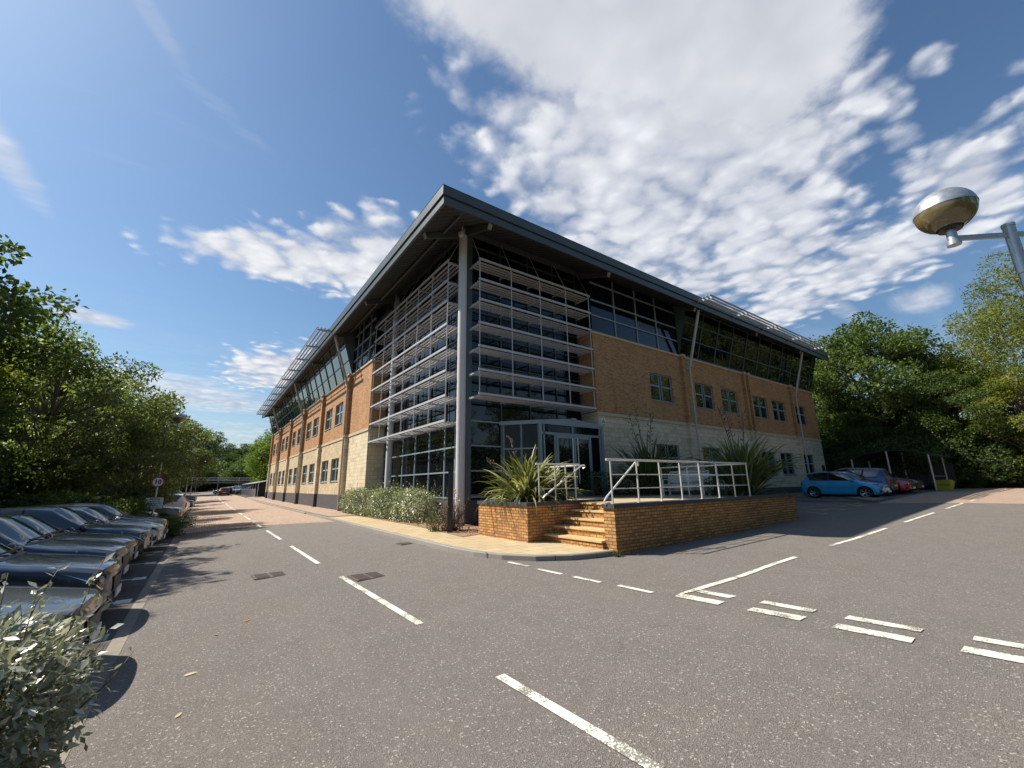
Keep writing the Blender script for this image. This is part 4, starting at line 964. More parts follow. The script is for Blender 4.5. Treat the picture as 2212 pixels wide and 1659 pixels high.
def patch(sh, pts_fn, nu, nv, off, side=1):
    """grid patch lying 'off' proud of the body; pts_fn(u,v)->(i,t)"""
    U, Vv = np.meshgrid(np.linspace(0, 1, nu), np.linspace(0, 1, nv), indexing='ij')
    it = np.array([pts_fn(u, v) for u, v in zip(U.ravel(), Vv.ravel())]); P = sh.at(it[:, 0], it[:, 1])
    e = .02; Pi = sh.at(it[:, 0]+e, it[:, 1]); Pt = sh.at(it[:, 0], it[:, 1]+e)
    N = np.cross(Pi-P, Pt-P); N /= np.linalg.norm(N, axis=1)[:, None]+1e-12
    out = np.sign((N*(P-np.array([-sh.L/2, 0, .5]))).sum(1)); N *= out[:, None]
    P = P+N*off; P[:, 1] *= side
    f = [(a*nv+b, (a+1)*nv+b, (a+1)*nv+b+1, a*nv+b+1) for a in range(nu-1) for b in range(nv-1)]
    return P, f
def front_patch(sh, u0, u1, t0, t1, off, nu=9, nv=4, sg=1, taper=0):
    """patch on the front (sg=1) or rear (sg=-1) face, u fraction of half width"""
    P = []; st = sh.st[0 if sg > 0 else -1]
    for a in range(nu):
        for b in range(nv):
            t = t0+(t1-t0)*b/(nv-1); p = pchip(st, np.array([t]))[0]; k = 1-taper*(1-b/(nv-1)); u = (u0+(u1-u0)*a/(nu-1))*k; y = u*p[1]
            yy = abs(y)/sh.hw; x = st[0][0]+(-sh.curve*yy**2.8 if sg > 0 else sh.curve*.6*yy**2.8); P.append((x+off*sg, y, p[2]))
    return P, [(a*nv+b, (a+1)*nv+b, (a+1)*nv+b+1, a*nv+b+1) for a in range(nu-1) for b in range(nv-1)]
def merge(name, items, mats, parent, smooth=True):
    m = MB()
    for P, f, mi in items: m.add([tuple(p) for p in P], f, mi)
    return m.build(name, mats, parent, smooth=smooth, world=False)
def wheel(parent, x, y, sd, spokes=5, dark=False):
    m = MB(); m.lathe([(.21, -.10), (.285, -.10), (.31, -.07), (.315, 0), (.31, .07), (.285, .10), (.215, .10)], 28, (0, 0, 0), 'y'); Wt = m.build('wheel', 'rubber', parent, smooth='auto', world=False)
    Wt.location = (x, y, .315)
    m = MB(); o = .085*sd
    m.lathe([(.222, .09*sd), (.215, .10*sd), (.20, .095*sd), (.19, .03*sd), (.185, -.02*sd)], 28, (0, 0, 0), 'y', 0)
    for k in range(spokes):
        for dl in (-.13, .13):
            t = 2*pi*k/spokes; a = Vector((.045*cos(t+dl*2), o*.75, .045*sin(t+dl*2))); b = Vector((.20*cos(t+dl), o, .20*sin(t+dl))); m.bar(a, b, .028, .02, up=(0, 1, 0))
    m.lathe([(0, o*.85), (.05, o*.85), (.055, o*.6)], 14, (0, 0, 0), 'y', 0)
    m.lathe([(0, -.01*sd), (.19, -.01*sd)], 20, (0, 0, 0), 'y', 1)
    m.build('rim', ['rim_silver', 'dark_void'], Wt, smooth='auto', world=False)
CARS = {}
def make_car(kind, colr, loc, rz, label, group='cars parked nose out along the left side of the road', name='parked_car', rails=False, tail=False, opt={}):
    key = (kind,)
    kw = dict(hatch=dict(nose=.70, curve=.17), city=dict(L=3.95, W=1.70, H=1.50, belt=.95, hood=.90, cowl=.92, nose=.68, base=1.02, roofr=3.35), suv=dict(L=4.45, W=1.84, H=1.64, clear=.22, belt=1.02, hood=1.02, cowl=1.18, nose=.80, base=1.08, roofr=3.75, curve=.17),
              saloon=dict(L=4.65, W=1.84, H=1.42, belt=.90, hood=.90, cowl=1.25, rear='saloon', roofr=3.30, base=.98, nose=.64, curve=.24), estate=dict(L=4.65, W=1.84, H=1.50, belt=.93, hood=.93, cowl=1.25, roofr=3.95, base=1.0, nose=.66))[kind]
    kw = dict(kw); kw.update(opt)
    sh = CarShape(**kw); sal = kw.get('rear') == 'saloon'
    sh.gl = (4.06, 4.95, 8.10 if not sal else 8.05, 8.93, 4.25, 8.15 if not sal else 8.0) if True else None
    sh.pillars = [(5.93, 6.05), (7.0, 7.12)] if not sal else [(5.93, 6.05), (7.05, 7.2)]
    root = empty(name, (0, 0, 0), 0, label=label, cat='car', group=group)
    V, F = car_mesh_parts(sh)
    body = npmesh('body', V, F[0], [colr], root); npmesh('windows', V, F[1], ['car_glass'], root); npmesh('trim', V, F[2], ['plastic_black'], root)
    # dark floor and wheel wells
    m = MB(); m.box(-sh.L+.12, -.12, -.78*sh.hw, .78*sh.hw, sh.clear+.02, sh.clear+.28); m.box(-sh.fw-.5, -sh.fw+.45, -.80*sh.hw, .80*sh.hw, .3, .62); m.box(-sh.rw-.42, -sh.rw+.5, -.8*sh.hw, .8*sh.hw, .3, .62)
    m.build('underbody', 'dark_void', root, world=False)
    for sd in (1, -1):
        for x in (-sh.fw, -sh.rw): wheel(root, x, sd*(sh.hw-.115), sd)
    # lamps
    for sd in (1, -1):
        if kind == 'saloon': fn = lambda u, v: (.25+1.35*u, 3.0+(.95-.35*u)*v+.05-.0*u)
        elif kind in ('suv', 'city'): fn = lambda u, v: (.05+2.15*u, 2.45+.65*u+(1.25-1.0*u)*v)
        else: fn = lambda u, v: (.04+2.5*u, 2.12+.92*u+(1.62-1.40*u)*v)
        P, f = patch(sh, fn, 12, 4, .006, sd); P2, f2 = patch(sh, lambda u, v: fn(.02+.96*u, .10+.8*v), 12, 4, .011, sd)
        it = [(P, f, 0), (P2, f2, 1)]; hl = merge('headlight', it, ['chrome', 'lamp_dark'], root)
        m = MB()
        for u in (.22, .5):
            c_, _ = patch(sh, lambda a, b: fn(u+.001*a, .5+.001*b), 2, 2, .012, sd); c_ = c_[0]
            m.lathe([(.0, .0), (.032, -.004), (.042, .004), (.045, .0)], 14, (0, 0, 0), 'y')
            k = len(m.v)-14*4; nrm = Vector((.8, .5*sd, .15)).normalized(); q = Vector((0, -1, 0)).rotation_difference(nrm)
            for j in range(k, len(m.v)): m.v[j] = tuple(Vector(c_)+q @ Vector(m.v[j]))
        m.build('projector', 'lamp_clear', hl, smooth=True, world=False)
        tl = (lambda u, v: (8.95+1.0*u, 2.55+1.0*v)) if not sal else (lambda u, v: (9.3+.65*u, 2.7+.7*v))
        n_ = sh.n-1
        tl = lambda u, v: (n_-1.15+1.12*u, (2.35 if not sal else 2.5)+(1.25 if not sal else .9)*v-.25*(1-u))
        P, f = patch(sh, tl, 8, 4, .007, sd); tlp = merge('taillight', [(P, f, 0)], ['lamp_red'], root)
        P, f = front_patch(sh, .25*sd, .98*sd, 2.35, 3.1, .007, 6, 4, -1); m = MB(); m.add(P, f); 
        for p in m.v: tlp_v = p
        q = m.build('tail_lens', 'lamp_red', tlp, smooth=True, world=False)
    gr = {'saloon': (-.42, .42, 1.75, 3.4), 'suv': (-.62, .62, 1.9, 3.1), 'city': (-.7, .7, 2.6, 3.2), 'hatch': (-.62, .62, 1.45, 3.1), 'estate': (-.6, .6, 1.9, 3.1)}[kind]
    P, f = front_patch(sh, gr[0]*1.05, gr[1]*1.05, gr[2]-.08, gr[3]+.08, .006, taper=.22); P2, f2 = front_patch(sh, *gr, .012, taper=.22); it = [(P, f, 0), (P2, f2, 1)]
    for k in range(4):
        t = gr[2]+(gr[3]-gr[2])*(k+.6)/4.2; A, fa = front_patch(sh, gr[0]*.97, gr[1]*.97, t, t+.035, .018, taper=.1); it.append((A, fa, 0 if kind == 'saloon' else 2))
    merge('grille', it, ['chrome', 'plastic_black', 'plastic_black'], root)
    P, f = front_patch(sh, -.72, .72, .25, 1.1, .007); it = [(P, f, 0)]
    for sd in (1, -1):
        P, f = patch(sh, lambda u, v: (.25+1.0*u, .9+(.95-.3*u)*v), 6, 4, .006, sd); it.append((P, f, 0))
        P, f = patch(sh, lambda u, v: (.2+1.3*u, .55+.10*v), 6, 2, .012, sd); it.append((P, f, 1))
    P, f = front_patch(sh, -.9, .9, .12, .22, .012); it.append((P, f, 1))
    merge('lower_intake', it, ['plastic_black', 'chrome' if kind in ('hatch', 'suv') else 'plastic_black'], root)
    p = pchip(sh.st[0], np.array([1.0]))[0]; m = MB(); m.box(.012, .03, -.25, .25, p[2]-.055, p[2]+.055); m.build('number_plate', 'plate_white', root, world=False)
    p = pchip(sh.st[-1], np.array([1.9]))[0]; m = MB(); m.box(-sh.L-.02, -sh.L-.004, -.26, .26, p[2]-.055, p[2]+.055); m.build('number_plate', 'plate_yellow', root, world=False)
    # mirrors, shut lines, wipers, handles
    for sd in (1, -1):
        b = sh.at([4.55], [3.02])[0]; m = MB(); c_ = (b[0]+.02, sd*(b[1]+.13), b[2]+.05)
        m.lathe([(0, -.10), (.05, -.09), (.075, -.04), (.08, .03), (.06, .09), (0, .10)], 14, (0, 0, 0), 'y')
        m.v = [(c_[0]+v[0]*.75, c_[1]+v[1], c_[2]+v[2]) for v in m.v]; m.tube((b[0]-.02, sd*(b[1]-.01), b[2]-.01), c_, .022); m.build('mirror', colr, root, smooth=True, world=False)
    it = []
    for sd in (1, -1):
        for i in (4.55, 5.98, 7.05):
            if i == 7.05 and kind == 'x': continue
            P, f = patch(sh, lambda u, v: (i+.012*u*(1.0 if i > 5 else 1.3)-.0, .35+2.6*v), 2, 12, .0012, sd); it.append((P, f, 0))
        P, f = patch(sh, lambda u, v: (.75+3.15*u, 4.0+.035*v), 16, 2, .0015, sd); it.append((P, f, 0))
    P = []; f = []
    for k, i in enumerate((.62, .64)):
        for j, t in enumerate(np.linspace(4, 6, 9)): P.append(sh.at([i], [t])[0]+np.array([.001, 0, .0015]))
    P = np.array(P); P2 = P*np.array([1, -1, 1]); f = [(j, j+1, 9+j+1, 9+j) for j in range(8)]; it += [(P, f, 0), (P2, f, 0)]
    merge('shut_lines', it, ['dark_void'], root)
    m = MB()
    for y0, y1 in ((.05, .62), (-.52, .02)):
        A = sh.at([4.12], [6-abs(y0)/.31]); a = A[0]; bb = sh.at([4.10], [6-abs(y1)/.33])[0]
        m.bar((a[0]+.03, y0, a[2]+.035), (bb[0]+.01, y1, bb[2]+.05), .018, .025)
    P, f = patch(sh, lambda u, v: (3.93+.14*u, 4.1+1.9*v), 3, 8, .006); m.add([tuple(p) for p in P], f); m.add([(p[0], -p[1], p[2]) for p in P], f)
    m.build('wipers', 'plastic_black', root, world=False)
    for sd in (1, -1):
        m = MB()
        for i in (5.75, 6.85): c_ = sh.at([i], [2.72])[0]; m.bar((c_[0]-.1, sd*(c_[1]+.018), c_[2]), (c_[0]+.1, sd*(c_[1]+.018), c_[2]), .022, .03)
        m.build('door_handle', colr, root, world=False)
    if rails:
        m = MB()
        for sd in (1, -1): pts = [sh.at([i], [4.12])[0] for i in (5.1, 5.3, 6, 7, 7.8, 8.0)]; m.path([(p[0], sd*p[1], p[2]+(.045 if 0 < k < 5 else .005)) for k, p in enumerate(pts)], .016, 8)
        m.build('roof_rails', 'alu', root, smooth=True, world=False)
    if tail:
        m = MB(); P, f = front_patch(sh, -.85, .85, .35, 1.0, .006, sg=-1); m.add(P, f); m.build('rear_bumper', 'plastic_black', root, smooth=True, world=False)
    root.location = loc; root.rotation_euler = (0, 0, rz); return root
def bay(y, nose=-.75): return (nose, y, gz(-2, y))
# rz=0: nose towards +x (the road); rz=pi: tail towards the road
make_car('hatch', 'paint_gunmetal', bay(6.62, -.76), 0, 'gunmetal grey hatchback nearest the camera, half hidden by the silver leaved bush', opt=dict(L=4.35, hood=.87, belt=.88, H=1.42, nose=.66))
make_car('hatch', 'paint_navy', bay(9.15, -.88), 0.01, 'very dark navy hatchback with a large clear headlight, second from the bush')
make_car('hatch', 'paint_slate', bay(11.4, -1.03), -.01, 'slate blue crossover with a wide windscreen, third car from the bush', opt=dict(H=1.50, belt=.95, hood=.95, nose=.72))
make_car('saloon', 'paint_black', bay(13.7, -1.10), 0, 'black saloon with a tall bright chrome grille among the dark parked cars')
make_car('estate', 'paint_bluegrey', bay(16.2, -1.0), .01, 'dark blue grey estate car parked just before the white saloon')
make_car('saloon', 'paint_pearl', bay(18.5, -.85), 0, 'pearl white saloon with a low rounded nose, only light car of the near group')
make_car('hatch', 'paint_darkblue', bay(20.75, -.9), 0, 'dark blue hatchback between the white saloon and the leafy island')
make_car('hatch', 'paint_maroon', bay(25.4, -1.5), 0, 'maroon hatchback right behind the shrubs of the notice board island')
make_car('estate', 'paint_black', bay(27.7, -1.6), 0, 'long black estate car with roof rails beyond the maroon one', rails=True)
make_car('suv', 'paint_grey', bay(30.0, -.70), 0, 'grey crossover facing out to the right of the notice board')
make_car('hatch', 'paint_silver', bay(32.4, -1.4), 0, 'silver hatchback set back beyond the grey crossover')
make_car('hatch', 'paint_red', bay(34.8, -1.6), 0, 'bright red hatchback mostly hidden behind the notice board')
make_car('suv', 'paint_white', bay(37.8, -5.15), pi, 'white sports utility car backed in with its red tail lamp to the road', group='cars backed in along the left side of the road', tail=True)
make_car('city', 'paint_red', bay(40.2, -4.6), pi, 'small red car backed in next to the white sports utility car', group='cars backed in along the left side of the road', tail=True)
make_car('hatch', 'paint_white', bay(43.4, -.8), 0, 'white hatchback facing out beyond the small red car')
make_car('estate', 'paint_black', bay(54.0, -.5), 0, 'black estate car facing out, second last of the left row')
make_car('suv', 'paint_slate', bay(68.0, -.5), 0, 'blue grey car closing the far end of the left row')
gr_ = 'cars by the cycle shelter on the right'
make_car('city', 'paint_cyan', (29.95, 6.95, gz(30)), -pi/2, 'bright light blue small hatchback parked beside the kerbed island', group=gr_)
make_car('suv', 'paint_royal', (32.7, 11.7, gz(32.3)), pi/2, 'royal blue sports utility car with its tail to the road behind the light blue hatchback', group=gr_, rails=True, tail=True)
make_car('hatch', 'paint_red', (34.85, 6.9, gz(34.7)), -pi/2, 'red hatchback facing the road between the blue and the black car', group=gr_)
make_car('hatch', 'paint_black', (37.2, 6.95, gz(37.3)), -pi/2, 'black hatchback closest to the cycle shelter', group=gr_)
gf = 'cars in the far car park'
def far(kind, colr, x, y, rz, lab): make_car(kind, colr, (x, y, gz(x, y)), rz, lab, group=gf)
make_car('hatch', 'paint_maroon', (3.25, 99.5, gz(3.2, 99)), pi/2, 'dark red car driving away at the far end of the brick road', group=gf, name='car', tail=True)
far('hatch', 'paint_silver', 2.2, 112, -pi/2-.9, 'silver car at the left edge of the far car park')
far('hatch', 'paint_black', 2.6, 108.5, -2.6, 'black car parked crosswise in the far car park left of the red one')
far('suv', 'paint_white', 4.9, 113, -2.2, 'white car behind the red one in the far car park')
far('estate', 'paint_silver', 6.6, 108, -pi/2+.5, 'silver estate car right of the red one beside the shelter fence')
far('hatch', 'paint_darkblue', 7.0, 116, -2.8, 'dark blue car farthest back in the far car park')
# ================================================================ TREES AND PLANTS
def leaves(rs, P, size, up=.35, asp=.55, fold=.25, out=None):
    """one folded leaf at every row of P; returns verts, faces"""
    n = len(P); d = rs.normal(size=(n, 3)); 
    if out is not None: d = d*.8+out*.7
    d[:, 2] -= .15; d /= np.linalg.norm(d, axis=1)[:, None]
    nn = rs.normal(size=(n, 3))*(1-up); nn[:, 2] += up*1.6
    if out is not None: nn += out*.5
    s = np.cross(d, nn); s /= np.linalg.norm(s, axis=1)[:, None]+1e-9; nn = np.cross(s, d)
    L = size*rs.uniform(.65, 1.3, n)[:, None]; w = L*asp*.5
    a = P; t = P+d*L; m = P+d*L*.5; l = m+s*w+nn*w*fold; r = m-s*w+nn*w*fold
    V = np.stack([a, l, t, r], axis=1).reshape(-1, 3); k = np.arange(n)[:, None]*4
    return V, np.concatenate([k+np.array([[0, 1, 2]]), k+np.array([[0, 2, 3]])])
def fastmesh(name, V, F, mat, smooth=False):
    me = bpy.data.meshes.new(name); me.vertices.add(len(V)); me.vertices.foreach_set('co', np.asarray(V, np.float32).ravel())
    F = np.asarray(F, np.int32); k = F.shape[1]
    me.loops.add(F.size); me.loops.foreach_set('vertex_index', F.ravel()); me.polygons.add(len(F))
    me.polygons.foreach_set('loop_start', np.arange(0, F.size, k, dtype=np.int32)); me.polygons.foreach_set('loop_total', np.full(len(F), k, np.int32))
    me.materials.append(MATS[mat]); me.update(calc_edges=True); return me
def crown_points(rs, h0, h1, r, ncl, nl, cr, shape=1.0, lean=(0, 0), shell=.55):
    cl = []; lob = rs.normal(size=(9, 3)); lob /= np.linalg.norm(lob, axis=1)[:, None]; lw = rs.uniform(.05, .55, 9)
    for _ in range(ncl*20):
        if len(cl) >= ncl: break
        v = rs.normal(size=3); v /= np.linalg.norm(v); rad = rs.uniform(shell, 1)**.7*(.74+(lw*np.clip(lob@v-.45, 0, 1)).sum()*1.5)*(1.12 if rs.random() < .08 else 1)
        z = v[2]*rad; rr = 1-.35*shape*max(z, 0); p = np.array([v[0]*rad*rr*r, v[1]*rad*rr*r, (h0+h1)/2+z*(h1-h0)/2])
        p[:2] += np.array(lean)*(p[2]-h0)/(h1-h0)
        if all(np.linalg.norm(p-q) > cr*.62 for q, _ in cl): cl.append((p, rs.uniform(.65, 1.25)*cr))
    pts = []; outs = []
    for p, c in cl:
        n = int(nl*(c/cr)**2); v = rs.normal(size=(n, 3)); v /= np.linalg.norm(v, axis=1)[:, None]
        rad = c*rs.uniform(.15, 1, n)**.45; sc = np.array([1.15, 1.15, .72])
        # ragged outline: stretch along a few spiky directions
        k = rs.normal(size=(5, 3)); k /= np.linalg.norm(k, axis=1)[:, None]; spike = np.max(v@k.T, axis=1); rad = rad*(1+.45*np.clip(spike-.85, 0, 1)/.15*rs.uniform(0, 1, n))
        pts.append(p+v*rad[:, None]*sc); outs.append(v)
    return np.concatenate(pts), np.concatenate(outs), cl
def trunk_mesh(rs, base_r, h0, cl, forks=1.8, lean=(0, 0), nb=16, top=None):
    m = MB(); pts = []
    H = top or (h0+2.5); jx, jy = rs.normal(0, .1, 2)
    spine = [Vector((lean[0]*t*t+jx*sin(3*t), lean[1]*t*t+jy*sin(2.3*t), t*H)) for t in np.linspace(0, 1, 7)]
    m.path(spine, [base_r*(1.25 if k == 0 else 1)*(1-.75*k/6) for k in range(7)], 9)
    order = sorted(range(len(cl)), key=lambda q: rs.random())[:nb]
    for q in order:
        p = Vector(cl[q][0]); s = spine[rs.integers(2, 7)]
        if p.z < s.z: s = spine[2]
        mid = s.lerp(p, .5)+Vector(rs.normal(0, .25, 3)); mid.z += .15
        r0 = base_r*.34; m.path([s, s.lerp(mid, .5)+Vector((0, 0, .05)), mid, mid.lerp(p, .6)+Vector(rs.normal(0, .1, 3)), p], [r0, r0*.75, r0*.5, r0*.3, .012], 6)
    return m
PROTO = {}
def tree_proto(key, seed, h0, h1, r, ncl, nl, cr, leaf, size, bark='bark', base_r=.2, shape=1.0, lean=(0, 0), top=None, up=.3, asp=.6, shell=.5, nb=16):
    rs = np.random.default_rng(seed); P, O, cl = crown_points(rs, h0, h1, r, ncl, nl, cr, shape, lean, shell)
    V, F = leaves(rs, P, size, up, asp, out=O); PROTO[key] = (fastmesh('crown', V, F, leaf), trunk_mesh(rs, base_r, h0, cl, lean=lean, top=top, nb=nb), bark, {})
tree_proto('oak', 3, 2.8, 13.6, 5.8, 120, 440, 1.0, 'leaf_oak', .22, base_r=.30, top=9, nb=60, shell=.4)
tree_proto('oak_b', 5, 2.2, 12.2, 5.1, 105, 420, .85, 'leaf_dark', .19, base_r=.26, top=8, nb=70, shell=.35)
tree_proto('loose', 7, 2.0, 10.2, 4.3, 96, 300, .66, 'leaf_olive', .17, 'bark_pale', .17, top=7.5, asp=.5, nb=80, shell=.3)
tree_proto('loose_b', 9, 2.2, 10.6, 4.0, 90, 300, .68, 'leaf_yellow', .17, 'bark_pale', .17, top=7.5, asp=.5, nb=80, shell=.3)
tree_proto('willow', 11, 3.0, 15.6, 6.2, 120, 460, 1.05, 'leaf_yellow', .22, 'bark', .28, top=11, asp=.3, up=.0, nb=60)
tree_proto('round', 13, .8, 9.5, 5.0, 90, 480, 1.35, 'leaf_lime', .26, 'bark', .25, shape=.6, top=6)
tree_proto('thin', 15, 6.5, 12.5, 2.6, 30, 200, .85, 'leaf_olive', .24, 'bark_pale', .13, top=11.5, shell=.3, nb=24)
tree_proto('bush', 17, .1, 3.2, 2.3, 36, 520, .85, 'leaf_dark', .17, 'bark', .06, shape=.4, top=1.8)
tree_proto('bush_light', 19, .1, 3.4, 2.2, 36, 520, .8, 'leaf_oak', .15, 'bark', .06, shape=.4, top=1.8)
def tree(key, x, y, s=1.0, rz=0.0, label='', group=None, name='tree', cat='tree', sz=None, tint=None, z=None):
    me, tm, bark, cache = PROTO[key]; t = empty(name, (x, y, gz(x, y)-.06 if z is None else z), rz, label=label, cat=cat, group=group); t.scale = (s, s, sz or s)
    cme = me
    if tint:
        cme = cache.get(tint)
        if cme is None: cme = me.copy(); cme.materials[0] = MATS[tint]; cache[tint] = cme
    c = bpy.data.objects.new('crown', cme); C.objects.link(c); c.parent = t
    if 'tm' not in cache:
        q = tm.build('trunk', bark, t, smooth=True, world=False); cache['tm'] = q.data
    else: q = bpy.data.objects.new('trunk', cache['tm']); C.objects.link(q); q.parent = t
    return t
gl_ = 'trees behind the parked cars on the left'
tree('oak_b', -11.2, 18.6, 1.22, .3, 'tall dark tree at the left edge of the photo, the highest one there', gl_, tint='leaf_dark')
tree('loose', -11.6, 20.5, 1.15, .4, 'second rank olive tree filling the gap below the tall dark tree', gl_)
tree('oak_b', -10.0, 21.0, .90, 2.3, 'dark tree directly below the overhanging branches of the tallest left tree', gl_, tint='leaf_oak')
tree('loose_b', -9.6, 24.6, .98, 1.1, 'yellow green tree just below and behind the tall dark tree', gl_)
tree('loose', -6.4, 28.6, 1.02, 2.0, 'airy olive green tree with sky showing through its crown', gl_)
tree('loose', -6.6, 37, 1.02, 4.4, 'olive green tree with a forked trunk behind the black estate car', gl_)
tree('loose_b', -9.6, 42, 1.15, 3.2, 'pale green tree between the airy and the forked olive trees', gl_, tint='leaf_olive')
tree('loose', -4.1, 46.5, 1.03, 0.5, 'spreading olive tree reaching out beside the second lamp', gl_)
tree('oak_b', -9.5, 56, 1.0, 2.2, 'dark leafed tree in the second rank behind the lamps', gl_)
tree('loose_b', -4.6, 63, .72, 1.9, 'small yellowish tree by the third lamp', gl_)
tree('oak', -8.5, 76, .95, 4.0, 'broad oak behind the far end of the parked cars', gl_)
tree('oak', -5.2, 112, 1.2, 1.0, 'big dark oak at the far left end of the road', gl_, tint='leaf_dark')
tree('oak_b', -13.5, 27, .85, 5, 'dark tree deep behind the airy olive tree', gl_)
tree('oak', -14, 40, 1.0, 2.6, 'oak deep in the dark belt behind the parked cars', gl_, tint='leaf_dark')
gc_ = 'trees on the skyline at the end of the road'
tree('oak', 0.5, 168, 1.15, .7, 'dull green round tree in the middle distance above the footbridge', gc_)
tree('oak_b', 10, 180, 1.45, 1.7, 'dark far tree between the footbridge and the bright green tree', gc_)
tree('oak', -12, 160, 1.2, 2.7, 'far tree left of the footbridge', gc_, tint='leaf_dark')
tree('round', 12.6, 98, 1.24, .4, 'bright yellow green dome shaped tree beside the far end of the office', None)
tree('round', 20, 104, 1.35, 2.4, 'second dome shaped tree hidden behind the office', None, tint='leaf_oak')
tree('loose', -2.8, 27.3, .60, 1.7, 'small slim trunked olive tree beside the round ten sign', gl_, sz=.56)
gu = 'dark undergrowth behind the parked cars'
k = 0
ul = ['beside the nearest grey car', 'behind the dark navy hatchback', 'behind the slate blue car', 'behind the black saloon', 'behind the dark blue grey estate', 'behind the pearl white saloon', 'behind the notice board island', 'behind the maroon hatchback', 'behind the grey crossover', 'behind the silver hatchback', 'behind the backed in white car', 'behind the white hatchback', 'between the second and third lamp', 'behind the third lamp', 'behind the last cars of the left row', 'short of the farthest left lamp', 'at the far left end of the row']
for y, s, x, tt in [(7, 1.1, -8.0, None), (10.6, 1.2, -8.4, None), (14.2, 1.05, -7.9, None), (17.6, 1.2, -8.3, None), (21.4, 1.1, -8.2, None), (25.2, 1.2, -8.4, None), (29.4, 1.1, -8.0, 1), (33.8, 1.25, -8.3, None), (38.6, 1.1, -8.1, None), (43.5, 1.2, -8.4, 1), (49, 1.1, -8, None), (55, 1.3, -8.4, None), (62, 1.2, -8, 1), (70, 1.3, -8.4, None), (79, 1.4, -8.2, None), (89, 1.4, -8.3, None), (99, 1.5, -8, None)]:
    lab = 'dark green undergrowth shrub '+ul[k]; k += 1
    tree('bush', x, y, s, y*1.7, lab, gu, 'shrub', 'shrub', tint='leaf_oak' if tt else None)
tree('bush_light', -3.0, 23.3, .50, .2, 'leafy green shrub in the island at the foot of the notice board', None, 'shrub', 'shrub')
tree('bush_light', -1.45, 22.6, .46, 1.2, 'low bright shrub spilling towards the road at the notice board', None, 'shrub', 'shrub', sz=.27)
tree('bush', -4.6, 23.0, .55, 2.2, 'dark shrub at the back of the notice board island', None, 'shrub', 'shrub')
gr2 = 'trees behind the cycle shelter on the right'
tree('oak', 53.5, 11.6, 1.27, .5, 'large dark green oak on the right, tallest tree beside the office', gr2)
tree('thin', 52, 20.8, 1.12, 1.5, 'slender tree with bare stems between the office and the large oak', gr2)
tree('thin', 57, 24.5, 1.15, 3.5, 'second slender tree right at the corner of the office', gr2)
tree('oak', 60, 7.6, .92, 2.5, 'dark tree between the large oak and the willow-like tree', gr2, tint='leaf_dark')
tree('willow', 54.5, -.6, 1.22, 1.2, 'tall yellow green willow-like tree at the right edge of the photo', gr2)
tree('loose_b', 49.5, 2.6, .92, 2.2, 'yellowish lower tree in front of the willow-like tree', gr2)
tree('oak_b', 49.5, 7.2, .86, .9, 'rounded dark tree right above the cycle shelter', gr2, tint='leaf_oak')
tree('oak_b', 50, 12.5, .82, 3.9, 'dark low branched tree behind the cycle shelter', gr2)
tree('oak_b', 62, 20, .9, 3.1, 'dark tree in the second rank by the tiled house', gr2)
tree('oak', 60, -6, 1.1, 3.1, 'dark tree behind the willow-like tree, outside the photo', gr2)
gb = 'undergrowth along the end of the right road'
rl = ['at the left end of the cycle shelter', 'behind the middle of the cycle shelter', 'behind the right end of the cycle shelter', 'right behind the yellow bin', 'just right of the yellow bin', 'at the far right below the willow-like tree', 'beside the corner of the office', 'below the slender tree', 'farthest left, close to the office corner', 'last one at the right edge', 'in the second rank above the shelter', 'in the second rank below the large oak']
k = 0
for x, y, s in [(47.8, 14.5, 1.3), (46.5, 11.2, 1.2), (47.5, 8.2, 1.25), (49, 5.6, 1.15), (51.5, 4.0, 1.1), (54, 2.5, 1.2), (46.6, 17.5, 1.2), (48.5, 20.5, 1.3), (51, 23.5, 1.4), (56.5, 0.5, 1.3), (53, 9, 1.6), (52, 14, 1.6)]:
    lab = 'dark green undergrowth shrub '+rl[k]; k += 1
    tree('bush', x, y, s, x*3.1, lab, gb, 'shrub', 'shrub')
for x, y, s, l_ in [(47.2, 6.1, .42, 'nearest the yellow bin'), (48.9, 4.5, .45, 'in the middle of the road end'), (51, 3.3, .5, 'farthest right')]:
    tree('bush_light', x, y, s, x*2, 'low light green shrub at the sunlit road end, '+l_, gb, 'shrub', 'shrub')
gh = 'unseen shrubs added to darken the office glass'  # unseen row, added so the glass reflects dark green instead of haze
for i in range(13):
    tree('bush', -8+6*i, -12.5-(i%3), 1.7, i*1.9, 'unseen shrub added to darken reflections, across the right road opposite '+['the junction behind the camera', 'the near end of the junction', 'the kerb corner', 'the entrance steps', 'the long railing', 'the brick wall end', 'the yellow space markings', 'the kerbed island', 'the parked blue car', 'the cycle shelter', 'the yellow bin', 'the end of the right road', 'the trees past the road end'][i], gh, 'shrub', 'shrub')
gm = 'trees across the road, mirrored in the office windows'
for i, (x, y, k_, s) in enumerate([(8, -15, 'loose_b', 1.1), (20, -13, 'willow', .85), (32, -14, 'loose_b', 1.25), (62, -10, 'oak', 1.5), (74, -12, 'willow', 1.3), (86, -10, 'oak', 1.5), (-3, -16, 'oak', .9), (50, -14, 'oak', 1.1)]):
    tree(k_, x, y, s, i*1.3, ['yellow green tree opposite the entrance steps', 'willow-like tree opposite the terrace', 'taller yellow green tree opposite the first upper window', 'oak opposite the middle of the shaded front', 'willow-like tree opposite the last windows', 'oak opposite the office corner by the parked cars', 'oak across the junction behind the camera', 'oak opposite the cycle shelter'][i]+', seen only mirrored in glass', gm)

